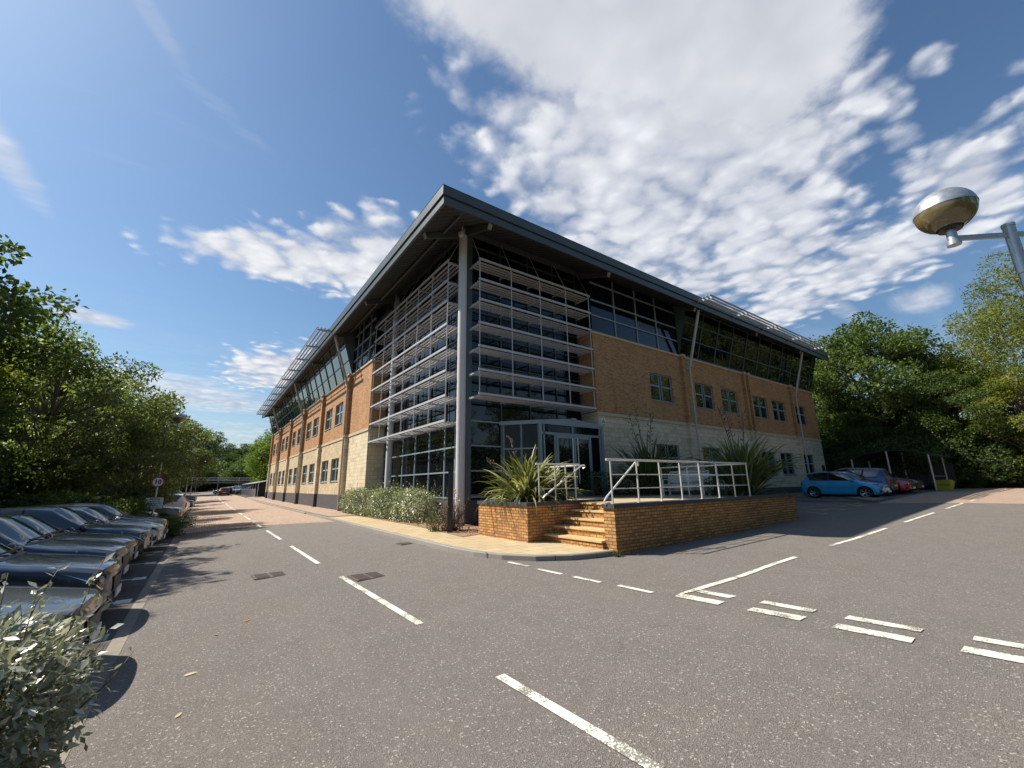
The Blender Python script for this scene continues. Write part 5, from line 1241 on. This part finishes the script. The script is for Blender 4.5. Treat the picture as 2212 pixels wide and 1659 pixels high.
gw = 'woodland closing the far end of the road'
for i, (x, y, s) in enumerate([(-26, 150, 3.2), (-17, 152, 3.0), (-9, 154, 2.6), (-1, 156, 2.4), (7, 157, 2.5), (14, 150, 2.8), (22, 148, 3.0), (-14, 118, 2.2), (-11, 130, 2.4)]):
    tree('bush', x, y, s, i*1.1, 'far dark shrub '+['at the extreme left of the road end', 'left of the footbridge', 'under the left end of the footbridge', 'under the footbridge middle', 'under the right end of the footbridge', 'behind the bright dome shaped tree', 'hidden farther behind the office', 'left of the far car park', 'behind the silver car of the far car park'][i], gw, 'shrub', 'shrub')
# elaeagnus hedge and foreground bush ----------------------------
def leafbox(name, seed, boxes, n, size, leaf, sprigs, label, cat, twigs=60, parent_loc=None, asp=.5, up=.55):
    rs = np.random.default_rng(seed); P = []; O = []
    tot = sum(b[3]*b[4]*b[5] for b in boxes)
    for cx, cy, cz, rx, ry, rz in boxes:
        k = int(n*rx*ry*rz/tot); v = rs.normal(size=(k, 3)); v /= (np.abs(v)**3.2).sum(1)[:, None]**(1/3.2)
        rad = rs.uniform(.45, 1.0, k)**.35*(1+.10*np.sin(v[:, 0]*7+seed)*np.cos(v[:, 1]*9)+rs.normal(0, .05, k)); P.append(np.array([cx, cy, cz])+v*rad[:, None]*np.array([rx, ry, rz])); O.append(v)
    P = np.concatenate(P); O = np.concatenate(O); keep = P[:, 2] > parent_loc[2]+.02; P, O = P[keep], O[keep]
    m = MB(); SP = []
    for (x, y, z, L, ax, ay) in sprigs:
        a = Vector((x, y, z)); b = a+Vector((ax, ay, 1)).normalized()*L; m.path([a, a.lerp(b, .5)+Vector(rs.normal(0, L*.04, 3)), b], [.006, .004, .002], 5)
        kk = int(L/.035)
        for t in np.linspace(.15, 1, kk): SP.append(np.array(a.lerp(b, t))+rs.normal(0, .008, 3))
    if SP: SP = np.array(SP); P = np.concatenate([P, SP]); O = np.concatenate([O, rs.normal(size=(len(SP), 3))*.6+np.array([0, 0, .4])])
    loc = Vector(parent_loc); root = empty(name, loc, label=label, cat=cat)
    V, F = leaves(rs, P-np.array(loc), size, up, asp, .2, O); me = fastmesh('foliage', V, F, leaf); o = bpy.data.objects.new('foliage', me); C.objects.link(o); o.parent = root
    for _ in range(twigs):
        b = boxes[rs.integers(len(boxes))]; a = Vector((b[0]+rs.uniform(-.6, .6)*b[3], b[1]+rs.uniform(-.8, .8)*b[4], parent_loc[2])); e = Vector((b[0], b[1], b[2]))+Vector(rs.uniform(-.85, .85, 3))*0
        e = Vector((b[0]+rs.uniform(-.9, .9)*b[3], b[1]+rs.uniform(-.9, .9)*b[4], b[2]+rs.uniform(.2, .9)*b[5])); m.path([a, a.lerp(e, .5)+Vector(rs.normal(0, .05, 3)), e], [.012, .008, .004], 5)
    m.build('stems', 'twig', root, smooth=True); return root
rs0 = np.random.default_rng(2)
sp = [(7.55+rs0.uniform(-.5, .6), rs0.uniform(17, 26.8), 1.38, rs0.uniform(.2, .55), rs0.normal(0, .15), rs0.normal(0, .2)) for _ in range(46)]
leafbox('hedge', 21, [(7.55, 18.2, .75, .78, 1.75, .70), (7.5, 21, .76, .75, 1.9, .72), (7.35, 23.8, .78, .70, 1.9, .74), (7.2, 26.0, .74, .5, 1.5, .70), (7.8, 20.5, .8, .75, 3.2, .70)], 42000, .075, 'leaf_silver', sp, 'clipped silvery evergreen hedge against the office wall left of the white column', 'hedge', 150, (7.5, 21.5, .12))
sp = [(-.62, 4.02, .55, .62, .22, .10), (-.75, 3.9, .5, .55, .05, -.1), (-.95, 4.2, .6, .5, .0, .1), (-.55, 3.85, .35, .45, .45, -.1), (-.85, 4.35, .6, .5, .2, .2), (-.5, 4.2, .2, .4, .8, .0), (-.66, 4.3, .45, .45, .5, .15), (-1.1, 3.9, .6, .6, -.1, .0)]
leafbox('bush', 23, [(-1.35, 4.05, .30, .85, .62, .56), (-.95, 4.05, .36, .46, .55, .36), (-1.5, 3.9, .48, .65, .5, .46)], 17000, .072, 'leaf_silver_pale', sp, 'silvery variegated bush in the bottom left corner in front of the nearest car', 'bush', 90, (-1.3, 4.05, -.22), .40, .6)
# small rose bush by the column
rs0 = np.random.default_rng(4)
sp = [(6.98+rs0.uniform(-.3, .3), 13.2+rs0.uniform(-.3, .3), .5, rs0.uniform(.35, .8), rs0.normal(0, .35), rs0.normal(0, .35)) for _ in range(24)]
rb = leafbox('rose_bush', 25, [(6.98, 13.25, .52, .42, .42, .38)], 1500, .055, 'twig', sp, 'thin brown stemmed rose bush with orange and yellow blooms at the foot of the column', 'bush', 80, (6.98, 13.25, .12))
m = MB()
for (x, y, z, mt) in [(6.95, 13.0, 1.42, 0), (7.0, 13.05, 1.36, 0), (7.1, 13.0, 1.22, 1), (6.85, 13.1, 1.15, 1), (7.2, 13.1, 1.1, 1), (6.9, 12.9, 1.45, 0)]:
    m.lathe([(0, -.03), (.028, -.02), (.038, .0), (.03, .02), (0, .025)], 8, (x, y, z), 'z', mt)
    o = m.build('bloom', ['orange_petal', 'yellow_petal'], rb, smooth=True); m = MB()
leafbox('weed_clump', 27, [(6.5, 13.55, .35, .25, .25, .25)], 420, .06, 'leaf_oak', [], 'small green weed clump beside the black post', 'weeds', 14, (6.5, 13.55, .12))
leafbox('weed_clump', 29, [(7.66, 6.70, .06, .09, .06, .07)], 160, .045, 'leaf_oak', [], 'tiny green weed at the foot of the brick corner by the kerb', 'weeds', 6, (7.66, 6.70, .0))
leafbox('shrub', 31, [(15.9, 12.3, 1.45, 1.2, 1.2, .55), (13.9, 12.9, 1.5, .7, .7, .6), (16.4, 8.6, 1.4, .6, .8, .5)], 6500, .09, 'leaf_dark', [], 'dark low shrubbery around the bench on the terrace', 'shrub', 60, (15.8, 12.3, 1.06))
# leaf litter strewn over the bed
rs = np.random.default_rng(33); n = 1500; P = np.stack([rs.uniform(6.5, 8.3, n), rs.uniform(11.6, 20, n), np.full(n, .135)], 1); P = P[(P[:, 0] > 6.62+(P[:, 1]-12)*.03)]
V, F = leaves(rs, P, .07, .9, .6); o = bpy.data.objects.new('leaf_litter', fastmesh('leaf_litter', V, F, 'leaf_brown')); C.objects.link(o); tag(o, 'dry brown leaves covering the soil bed by the column', 'leaf litter', kind='stuff')
n = 260; P = np.stack([rs.uniform(8, 18.4, n), 6.72-rs.exponential(.12, n), np.zeros(n)], 1); P[:, 2] = [gz(a, b)+.01 for a, b, c in P]
V, F = leaves(rs, P, .05, .9, .6); o = bpy.data.objects.new('leaf_litter', fastmesh('leaf_litter', V, F, 'leaf_brown')); C.objects.link(o); tag(o, 'dry leaves blown along the foot of the long brick wall', 'leaf litter', kind='stuff')

# New Zealand flax -----------------------------------------------
def flax(x, y, z, n, L, leaf, label, stems, seed, spread=1.0, dead=0):
    rs = np.random.default_rng(seed); R = empty('flax_plant', (x, y, z), label=label, cat='plant', group='spiky flax plants of the terrace'); V = []; F = []
    for i in range(n+dead):
        az = rs.uniform(0, 2*pi); isd = i >= n; l = L*rs.uniform(.55, 1.1)*(.95 if isd else 1); el = radians(rs.uniform(38, 86)) if not isd else radians(rs.uniform(5, 40))
        dr = rs.uniform(.35, 1.1)*spread*(1.7 if isd else 1); b = np.array([rs.normal(0, .14), rs.normal(0, .14), 0]); wd = rs.uniform(.03, .062)*(.6 if isd else 1); ns = 9; tw = rs.normal(0, .4)
        e = el; p = b.copy(); pts = []
        for k in range(ns):
            pts.append(p.copy()); st_ = l/(ns-1); p = p+st_*np.array([cos(az)*cos(e), sin(az)*cos(e), sin(e)]); e -= dr*(k/ns)**1.6*.62
            if p[2] < -.35 and isd: e = max(e, -1.2)
        side = np.array([-sin(az), cos(az), 0]); k0 = len(V)
        for k, q in enumerate(pts):
            w_ = wd*min(1, .45+k/ns*2)*(1-(k/(ns-1))**3)+.002; s2 = side*cos(tw)+np.array([0, 0, 1])*sin(tw)
            V += [q-s2*w_, q-np.array([0, 0, w_*.5]), q+s2*w_]
        for k in range(ns-1):
            a = k0+3*k; F += [(a, a+1, a+4, a+3), (a+1, a+2, a+5, a+4)]
    me = fastmesh('leaves', V, F, leaf); o = bpy.data.objects.new('leaves', me); C.objects.link(o); o.parent = R
    for (ax, ay, h) in stems:
        m = MB(); pts = [Vector((0, 0, 0)), Vector((ax*.35, ay*.35, h*.4)), Vector((ax*.7, ay*.7, h*.75)), Vector((ax, ay, h))]; m.path(pts, [.019, .016, .013, .009], 6)
        for k in range(9):
            t = .62+.38*k/9; a = pts[1].lerp(pts[3], (t-.4)/.6); d_ = Vector((rs.normal(), rs.normal(), .7)).normalized()*.16; m.path([a, a+d_*.6, a+d_+Vector((0, 0, .05))], [.008, .008, .006], 5)
            for q in range(2): e_ = a+d_*rs.uniform(.5, 1); m.path([e_, e_+Vector((rs.normal(0, .02), rs.normal(0, .02), .07))], [.018, .007], 5)
        m.build('flower_stem', 'iron', R, smooth=True, world=False)
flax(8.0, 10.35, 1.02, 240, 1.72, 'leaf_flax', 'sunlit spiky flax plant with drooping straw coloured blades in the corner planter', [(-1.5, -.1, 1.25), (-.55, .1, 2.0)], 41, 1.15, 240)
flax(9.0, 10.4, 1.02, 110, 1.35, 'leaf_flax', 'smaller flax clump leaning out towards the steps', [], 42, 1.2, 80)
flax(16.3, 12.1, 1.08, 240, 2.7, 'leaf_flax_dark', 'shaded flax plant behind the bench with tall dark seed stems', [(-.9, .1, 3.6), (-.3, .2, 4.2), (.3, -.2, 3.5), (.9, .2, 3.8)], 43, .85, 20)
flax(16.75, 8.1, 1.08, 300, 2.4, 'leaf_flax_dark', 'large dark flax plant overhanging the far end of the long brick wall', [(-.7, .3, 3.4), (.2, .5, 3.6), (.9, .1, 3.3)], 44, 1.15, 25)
# ================================================================ STREET FURNITURE AND BACKGROUND
def lamp(x, y, H, label, ang, sides=(1, -1), group='globe lamps on tall poles', r=.34, arm=.75, stub=0):
    L = empty('street_lamp', (x, y, gz(x, y)), label=label, cat='street lamp', group=group)
    m = MB(); m.tube((0, 0, 0), (0, 0, 1.2), .075, n=16); m.tube((0, 0, 1.2), (0, 0, H-.55), .055, .05, n=16); m.tube((0, 0, H-.55), (0, 0, H+.12), .062, n=16); m.tube((0, 0, H+.12), (0, 0, H+.16), .068, n=16); m.tube((0, 0, H-.57), (0, 0, H-.55), .07, n=16); m.build('pole', 'galv', L, smooth='auto', world=False)
    for s in sides:
        dx, dy = cos(ang)*s, sin(ang)*s; c = Vector((dx*arm, dy*arm, H+.20+r*.70))
        m = MB(); m.bar((0, 0, H), (dx*(arm-.02), dy*(arm-.02), H), .035, .07); A = m.build('arm', 'galv', L, world=False)
        m = MB(); m.tube((c.x, c.y, H-.10), (c.x, c.y, H-.04), .075, n=16); m.tube((c.x, c.y, H-.04), (c.x, c.y, H+.17), .055, n=16); m.build('socket', 'galv', A, smooth='auto', world=False)
        prof = [(r*cos(t), r*.92*sin(t)) for t in np.linspace(0, pi/2, 9)]; prof[-1] = (0, prof[-1][1])
        m = MB(); m.lathe(prof, 32, c); m.lathe([(r*1.012, -.006), (r*1.012, .012), (r, .014)], 32, c); m.build('lamp_hood', 'galv', L, smooth='auto', world=False)
        prof = [(r*cos(t), r*.92*sin(t)) for t in np.linspace(-pi/2*.72, 0, 9)]
        m = MB(); m.lathe([(0, prof[0][1])]+prof, 32, c); m.build('lamp_bowl', 'amber_dome', L, smooth='auto', world=False)
        m = MB(); z0 = prof[0][1]; m.lathe([(0, z0-.03), (prof[0][0]*.9, z0-.03), (prof[0][0]*1.12, z0+.03), (prof[0][0]*1.18, z0+.05)], 24, c); m.build('lamp_collar', 'plastic_black', L, smooth='auto', world=False)
    if stub: m = MB(); m.bar((0, 0, H), (-cos(ang)*stub, -sin(ang)*stub, H), .035, .07); m.build('arm', 'galv', L, world=False)
    return L
lamp(8.45, .10, 4.75, 'galvanised lamp with a two tone globe reaching in from the right edge of the photo', radians(138.5), sides=(1,), arm=.72, r=.325, stub=1.0)
for x, y, lab in [(-1.6, 24.0, 'globe lamp almost buried in leaves behind the round ten sign'), (-1.6, 45.2, 'twin globe lamp standing by the black estate in the middle of the left row'), (-1.6, 64, 'globe lamp further down the left row, second last in sight'), (-1.5, 84.3, 'farthest white globe lamp of the left row')]:
    lamp(x-(0 if y > 25 else .35), y+(0 if y > 25 else 4.8), 4.55+(0 if y > 25 else .72), lab, radians(5 if y > 40 else 20), sides=(1, -1) if y > 40 else (1,), r=.30, arm=.45)
# speed and notice signs on one post
S = empty('road_sign', (-1.62, 24.05, gz(-1.6)), label='round white ten sign with red rim above a white notice board on a grey post', cat='sign')
m = MB(); m.tube((0, .04, 0), (0, .04, 2.35), .038, n=12); m.build('post', 'galv', S, smooth='auto', world=False)
zc = 2.20
def disc(m, r, y, z, mi): m.lathe([(0, y), (r, y)], 32, (0, 0, z), 'y', mi)
m = MB(); m.lathe([(0, -.012), (.225, -.012), (.225, .004), (0, .004)], 36, (0, 0, zc), 'y', 0); D = m.build('speed_plate', 'sign_red', S, world=False)
m = MB(); m.lathe([(0, -.016), (.175, -.016), (.175, -.012)], 36, (0, 0, zc), 'y', 0); m.build('plate_face', 'sign_white', D, world=False)
def text(s, size, x, y, z, parent, mat='sign_black', bold=.0, name='lettering'):
    cu = bpy.data.curves.new(name, 'FONT'); cu.body = s; cu.size = size; cu.align_x = 'CENTER'; cu.align_y = 'CENTER'; cu.extrude = .001; cu.offset = bold
    o = bpy.data.objects.new(name, cu); C.objects.link(o); dg = bpy.context.evaluated_depsgraph_get(); me = bpy.data.meshes.new_from_object(o.evaluated_get(dg)); bpy.data.objects.remove(o)
    me.materials.clear(); me.materials.append(MATS[mat]); q = bpy.data.objects.new(name, me); C.objects.link(q); q.parent = parent; q.location = (x, y, z); q.rotation_euler = (pi/2, 0, 0); return q
text('10', .24, 0, -.018, zc, D, bold=.008)
m = MB(); m.box(-.31, .31, -.012, .0, 1.08, 1.56, 0); NB = m.build('notice_board', 'sign_white', S, world=False)
for a in ((-.31, .31, 1.55, 1.565), (-.31, .31, 1.075, 1.09), (-.315, -.30, 1.08, 1.56), (.30, .315, 1.08, 1.56)): m = MB(); m.box(a[0], a[1], -.018, -.0125, a[2], a[3]); m.build('board_edge', 'plastic_black', NB, world=False)
text('Notice', .125, 0, -.014, 1.485, NB, bold=.003)
for i, t_ in enumerate(['Vehicles and', 'contents are left', 'entirely at', 'owners risk']): text(t_, .068, 0, -.014, 1.385-.078*i, NB, bold=.0015)
# yellow grit bin
b = empty('grit_bin', (42.3, 6.75, gz(42.3)), -.2, label='yellow grit bin with a lid at the end of the cycle shelter', cat='bin')
m = MB(); m.add([(-.28, -.42, 0), (.28, -.42, 0), (.28, .42, 0), (-.28, .42, 0), (-.42, -.55, .68), (.42, -.55, .68), (.42, .55, .68), (-.42, .55, .68)], [(3, 2, 1, 0), (4, 5, 6, 7), (0, 1, 5, 4), (1, 2, 6, 5), (2, 3, 7, 6), (3, 0, 4, 7)]); m.build('tub', 'bin_yellow', b, world=False, bevel=.02)
m = MB(); m.box(-.44, .44, -.58, .58, .685, .72); m.add([(-.46, -.6, .72), (.46, -.6, .72), (.46, .6, .72), (-.46, .6, .72), (-.3, -.45, .86), (.3, -.45, .86), (.3, .45, .86), (-.3, .45, .86)], [(4, 5, 6, 7), (0, 1, 5, 4), (1, 2, 6, 5), (2, 3, 7, 6), (3, 0, 4, 7)]); m.build('lid', 'bin_yellow', b, world=False, bevel=.01)
m = MB(); m.box(-.41, -.37, -.5, .5, .42, .46); m.build('band', 'plastic_black', b, world=False)
b.scale = (.82, .82, .82)
# barrel roofed cycle shelter on the right
cs = empty('cycle_shelter', (41.5, 8.8, gz(41.5)), label='dark cycle shelter with a curved roof and pale leaning posts behind the right hand cars', cat='cycle shelter')
def arc(u): t = (u-.5)*2; return 6.05+5.3*u-8.8, 2.16+.62*(1-t*t)
m = MB(); N = 16
for i in range(N):
    y0, z0 = arc(i/N); y1, z1 = arc((i+1)/N); m.add([(-2.1, y0, z0), (2.3, y0, z0), (2.3, y1, z1), (-2.1, y1, z1), (-2.1, y0, z0+.05), (2.3, y0, z0+.05), (2.3, y1, z1+.05), (-2.1, y1, z1+.05)], [(0, 1, 2, 3), (7, 6, 5, 4), (0, 3, 7, 4), (1, 5, 6, 2)])
m.build('roof', 'black_metal', cs, world=False)
for y in (-2.05, .1, 2.2):
    for x in (-1.95, 2.1): m = MB(); m.tube((x, y, 0), (x, y, arc((y+8.8-6.05)/5.3)[1]), .055, n=12); m.build('post', 'galv', cs, smooth='auto', world=False)
m = MB(); m.box(2.15, 2.2, -2.5, 2.5, .3, 1.9); m.build('back_panel', 'black_metal', cs, world=False)
m = MB(); m.box(-1.9, 2.1, -2.14, -2.1, .95, .99); m.box(-1.9, 2.1, 2.2, 2.24, .95, .99); m.build('rail', 'galv', cs, world=False)
# dark board fence behind the undergrowth
fn = empty('board_fence', (50.5, 6, gz(50)), label='dark weathered board fence among the shrubs behind the cycle shelter', cat='fence')
m = MB()
for i in range(9): m.bar((-1.5-.55*i*0, 22-.0, .2+.2*i), (2.5, -3.5, .2+.2*i), .03, .17)
m.build('boards', 'bark', fn, world=False)
for k in range(8): m = MB(); q = Vector((-1.5, 22, 0)).lerp(Vector((2.5, -3.5, 0)), k/7); m.box(q.x-.06, q.x+.06, q.y-.06, q.y+.06, 0, 2.1); m.build('fence_post', 'bark', fn, world=False)
# tiled house behind the trees
hs = empty('house', (80, 24, .9), label='white walled house with a reddish tiled roof glimpsed through the trees on the right', cat='house')
m = MB(); m.box(-4, 6, -9, 4.5, 0, 9.1); m.build('wall', 'white_wall', hs, world=False)
m = MB(); m.add([(-4.5, -9.5, 9.1), (-4.5, 5, 9.1), (1, 5, 12.4), (1, -9.5, 12.4), (6.5, -9.5, 9.1), (6.5, 5, 9.1)], [(0, 1, 2, 3), (3, 2, 5, 4), (0, 3, 4), (1, 5, 2)]); m.build('roof', 'roof_tile', hs, world=False)
for y in (-7.4, -4.5, -1.5, 1.6):
    m = MB(); m.box(-4.06, -3.98, y, y+1.1, 6.4, 7.8); w_ = m.build('window', 'frame_grey', hs, world=False); m = MB(); m.box(-4.08, -4.055, y+.1, y+1.0, 6.5, 7.7); m.build('pane', 'window_glass', w_, world=False)
# cycle pound at the far end of the office
cp = empty('cycle_pound', (6.6, 82, gz(6.6, 82)), label='long galvanised cycle pound with railings and translucent roof at the far end of the office', cat='cycle shelter')
m = MB(); m.add([(-.35, -9, 2.05), (1.9, -9, 2.55), (1.9, 24, 2.55), (-.35, 24, 2.05), (-.35, -9, 2.12), (1.9, -9, 2.62), (1.9, 24, 2.62), (-.35, 24, 2.12)], [(3, 2, 1, 0), (4, 5, 6, 7), (0, 1, 5, 4), (3, 0, 4, 7)]); m.build('roof', 'galv', cp, world=False)
for k in range(9):
    m = MB(); m.tube((0, -8.6+4*k, 0), (0, -8.6+4*k, 2.1), .06, n=8); m.build('post', 'galv', cp, world=False, smooth='auto')
m = MB()
for k in range(100): y = -8.8+.33*k; m.box(-.3, -.27, y, y+.05, .05, 1.25)
m.box(-.31, -.26, -8.8, 24, 1.18, 1.22); m.box(-.31, -.26, -8.8, 24, .1, .14); m.build('railing', 'galv', cp, world=False)
m = MB(); m.box(1.8, 1.85, -9, 24, 0, 2.5); m.build('back_panel', 'dark_void', cp, world=False)
# footbridge across the far end
fb = empty('footbridge', (3, 134, gz(3, 134)), label='pale railed footbridge crossing between the trees at the far end of the road', cat='bridge')
m = MB(); m.box(-9, 9, 0, 1.6, 2.3, 2.6); m.build('deck', 'concrete', fb, world=False)
for z in (2.95, 3.3, 3.65): m = MB(); m.tube((-9, 0, z), (9, 0, z), .05, n=6); m.build('rail', 'alu', fb, world=False)
for x in (-9, -4.5, 0, 4.5, 9): m = MB(); m.tube((x, .1, 0), (x, .1, 3.65), .07, n=8); m.build('post', 'alu', fb, world=False)
# white marker post against the far office wall
m = MB(); m.box(-.05, .05, -.05, .05, 0, .95); m.add([(-.05, -.05, .95), (.05, -.05, .95), (.05, .05, .95), (-.05, .05, .95), (0, 0, 1.0)], [(0, 1, 4), (1, 2, 4), (2, 3, 4), (3, 0, 4)])
o = m.build('marker_post', 'sign_white'); o.location = (6.95, 63.5, gz(6.9, 63)+.36); tag(o, 'slim white marker post against the dark plinth near the far end of the office', 'post')
